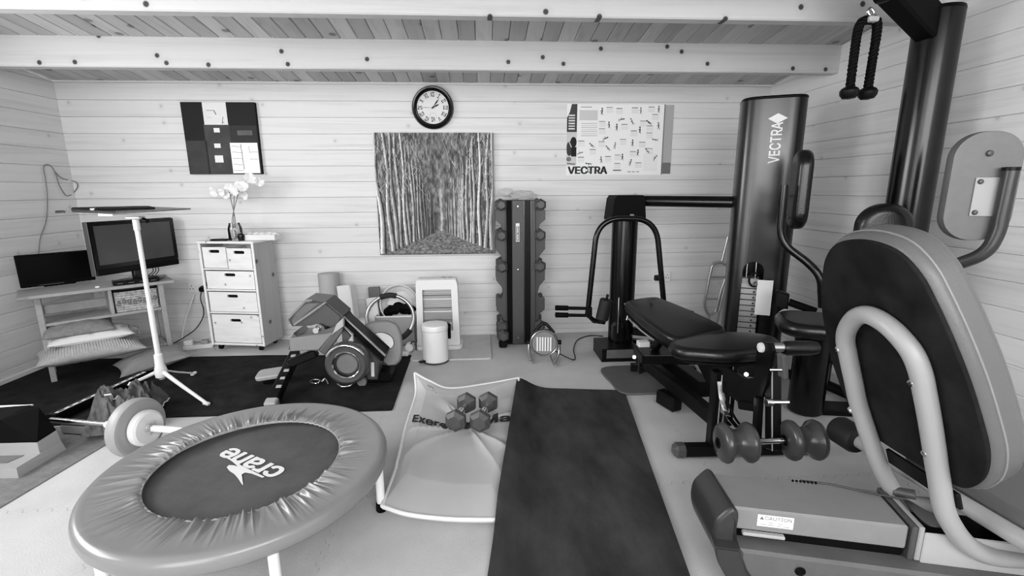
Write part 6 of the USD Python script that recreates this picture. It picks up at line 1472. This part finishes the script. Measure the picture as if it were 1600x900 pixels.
# end flange and pale plate
se.part('end_flange', mbox(0.456, 0.470, -0.006, 0.178, 0.172, ZT + 0.004, 0.003), 'grey_plastic'); se.part('end_flange', mbox(0.472, 0.486, -0.006, 0.178, 0.172, ZT + 0.006, 0.003), 'tube_pale')
sp_ = se.part('side_plate', mbox(0.486, 0.86, -0.008, 0.0, 0.168, 0.262, 0.003), 'plate_pale')
se.part('slot_hole', obox(ML(0.575, -0.0085, 0.232), nrm(MU + EZ * .6), MV, nrm(EZ - MU * .6), 0.014, 0.002, 0.008), 'ink', parent=sp_)
se.part('deck', mbox(0.486, 1.40, 0.0, 0.17, 0.165, 0.215, 0.004), 'black_satin')
se.part('latch_plate', ext(smooth_loop([(0, 0), (0.10, 0), (0.10, 0.015), (0.06, 0.035), (0.04, 0.06), (0.0, 0.06)], 40), 0.004, ML(0.500, 0.02, ZT + 0.004), MV, MU), 'silver_paint')
se.part('latch_knob', cyl(ML(0.485, 0.150, ZT + 0.012), ML(0.53, 0.125, ZT + 0.022), 0.014, 18), 'grey_plastic')
se.part('black_cord', tube(spline([ML(0.24, 0.172, ZT + 0.002), ML(0.33, 0.165, ZT + 0.003), ML(0.42, 0.14, ZT + 0.004), ML(0.50, 0.11, ZT + 0.012)], 20), 0.003, 6), 'cable_dark')
for k in range(7): se.part('cord_bead', trimesh.creation.icosphere(1, 0.004).apply_translation(ML(0.215 + 0.011 * k, 0.165, ZT + 0.003)), 'black_matte')
# backrest: plane facing the tower end, reclined
rho = math.radians(21)
BB = nrm(A([-math.sin(rho), 0, math.cos(rho)])); BA = A([0.0, -1.0, 0.0]); BN = np.cross(BA, BB)      # BN points towards the sitter (+x) or away
BN = BN if BN[0] > 0 else -BN
BP = A([1.250, 1.150, 0.27])
def bhit(u, v, off=0.0):
    d = ray(u, v); o = BP + BN * off; k = ((o - CAM) @ BN) / (d @ BN); q = CAM + d * k - o; return (q @ BA, q @ BB)
back_px = [(1283, 425), (1288, 397), (1304, 375), (1335, 368), (1372, 373), (1408, 390), (1440, 425), (1462, 465), (1490, 525), (1518, 595), (1540, 665), (1551, 715), (1545, 752), (1522, 769), (1495, 764), (1440, 732), (1385, 698), (1345, 668), (1320, 622), (1300, 568), (1287, 510), (1281, 465)]
oA = smooth_loop([bhit(*p) for p in back_px], 120)
if not Polygon(oA).exterior.is_ccw: oA = oA[::-1]
sgn = 1 if np.dot(np.cross(BA, BB), BN) > 0 else -1
def backpart(outline, h, off, r, n=6, dome=0.0):
    P = np.c_[outline[:, 0], outline[:, 1]]
    if sgn > 0: return soft(P, h, BP + BN * off, BA, BB, r, n, dome)
    P = np.c_[-outline[:, 0], outline[:, 1]]; return soft(P, h, BP + BN * off, -BA, BB, r, n, dome)
cen = oA.mean(0)
inner_o = cen + (oA - cen) * 0.968
se.part('back_board', backpart(inner_o, 0.012, -0.004, 0.004, 4), 'suede_dark', label='dark suede backing of the backrest', smooth=50)
pad = se.part('back_pad', backpart(oA, 0.095, 0.002, 0.026, 8, 0.012), 'grey_vinyl', smooth=55)
pipe = cen + (oA - cen) * 1.002
se.part('seam_piping', tube([BP + BN * 0.034 + BA * a + BB * b for a, b in pipe], 0.0028, 8, True), 'box_grey', parent=pad)
def bp3(u, v, off=-0.026):
    a, b = bhit(u, v, off); return BP + BN * off + BA * a + BB * b
loop_px = [(1344, 640), (1326, 560), (1322, 520), (1345, 492), (1385, 507), (1428, 556), (1445, 615), (1458, 690), (1470, 770)]
legA = [bp3(*p) for p in loop_px]
mid_ = spline(legA, 90)
LA = [ML(0.60, 0.165, 0.235), ML(0.52, 0.160, 0.250), bp3(1378, 735)]
LB = [bp3(1482, 812), ML(0.62, -0.012, 0.225), ML(0.80, 0.01, 0.215)]
path = spline(np.vstack([[LA[0], LA[1], LA[2]], mid_[::6], [LB[0], LB[1], LB[2]]]), 260)
se.part('loop_tube', tube(path, 0.0240, 24), 'tube_pale')
for uv in ((1313, 545), (1428, 597), (1332, 640), (1449, 707)):
    p_ = bp3(*uv, -0.040); 
    se.part('tube_bolt', lathe([(0.004, 0.010), (0.008, 0.011), (0.011, 0.006), (0.011, -0.004)], p_, -BN * 0.7 + BA * .7 * (0 if uv[0] > 1400 else -.3), 18), 'chrome')
g0, g1 = Zp(1343, 690, 0.315), Zp(1605, 848, 0.315); gdir = nrm(g1 - g0)
se.part('cross_tube', tube([g0 - gdir * 0.03, g1 + gdir * 0.25], 0.0235, 22), 'tube_pale')
se.part('foam_sleeve', lathe([(0.024, 0.0), (0.044, 0.004), (0.050, 0.016), (0.050, 0.085), (0.044, 0.097), (0.024, 0.101)], g0 - gdir * 0.10, gdir, 28), 'foam_black')
# seat cushion beyond the tube
q_ = bp3(1500, 765, 0.10)
se.part('seat_cushion', soft(smooth_loop([(0.0, -0.23), (0.20, -0.24), (0.44, -0.22), (0.50, -0.1), (0.50, 0.1), (0.44, 0.22), (0.20, 0.24), (0.0, 0.23)], 60), 0.085, A([BP[0] + 0.12, BP[1] - 0.06, 0.275]), (1, 0, 0), (0, 1, 0), 0.03, 6, 0.01), 'grey_vinyl', smooth=50)
se.part('seat_support', obox((BP[0] + 0.34, BP[1] - 0.10, 0.235), EX, EY, EZ, 0.30, 0.16, 0.08, 0.006), 'black_satin')
se.part('back_bracket', obox(bp3(1440, 745, -0.004), BA, BN, BB, 0.22, 0.012, 0.05, 0.003), 'black_satin')
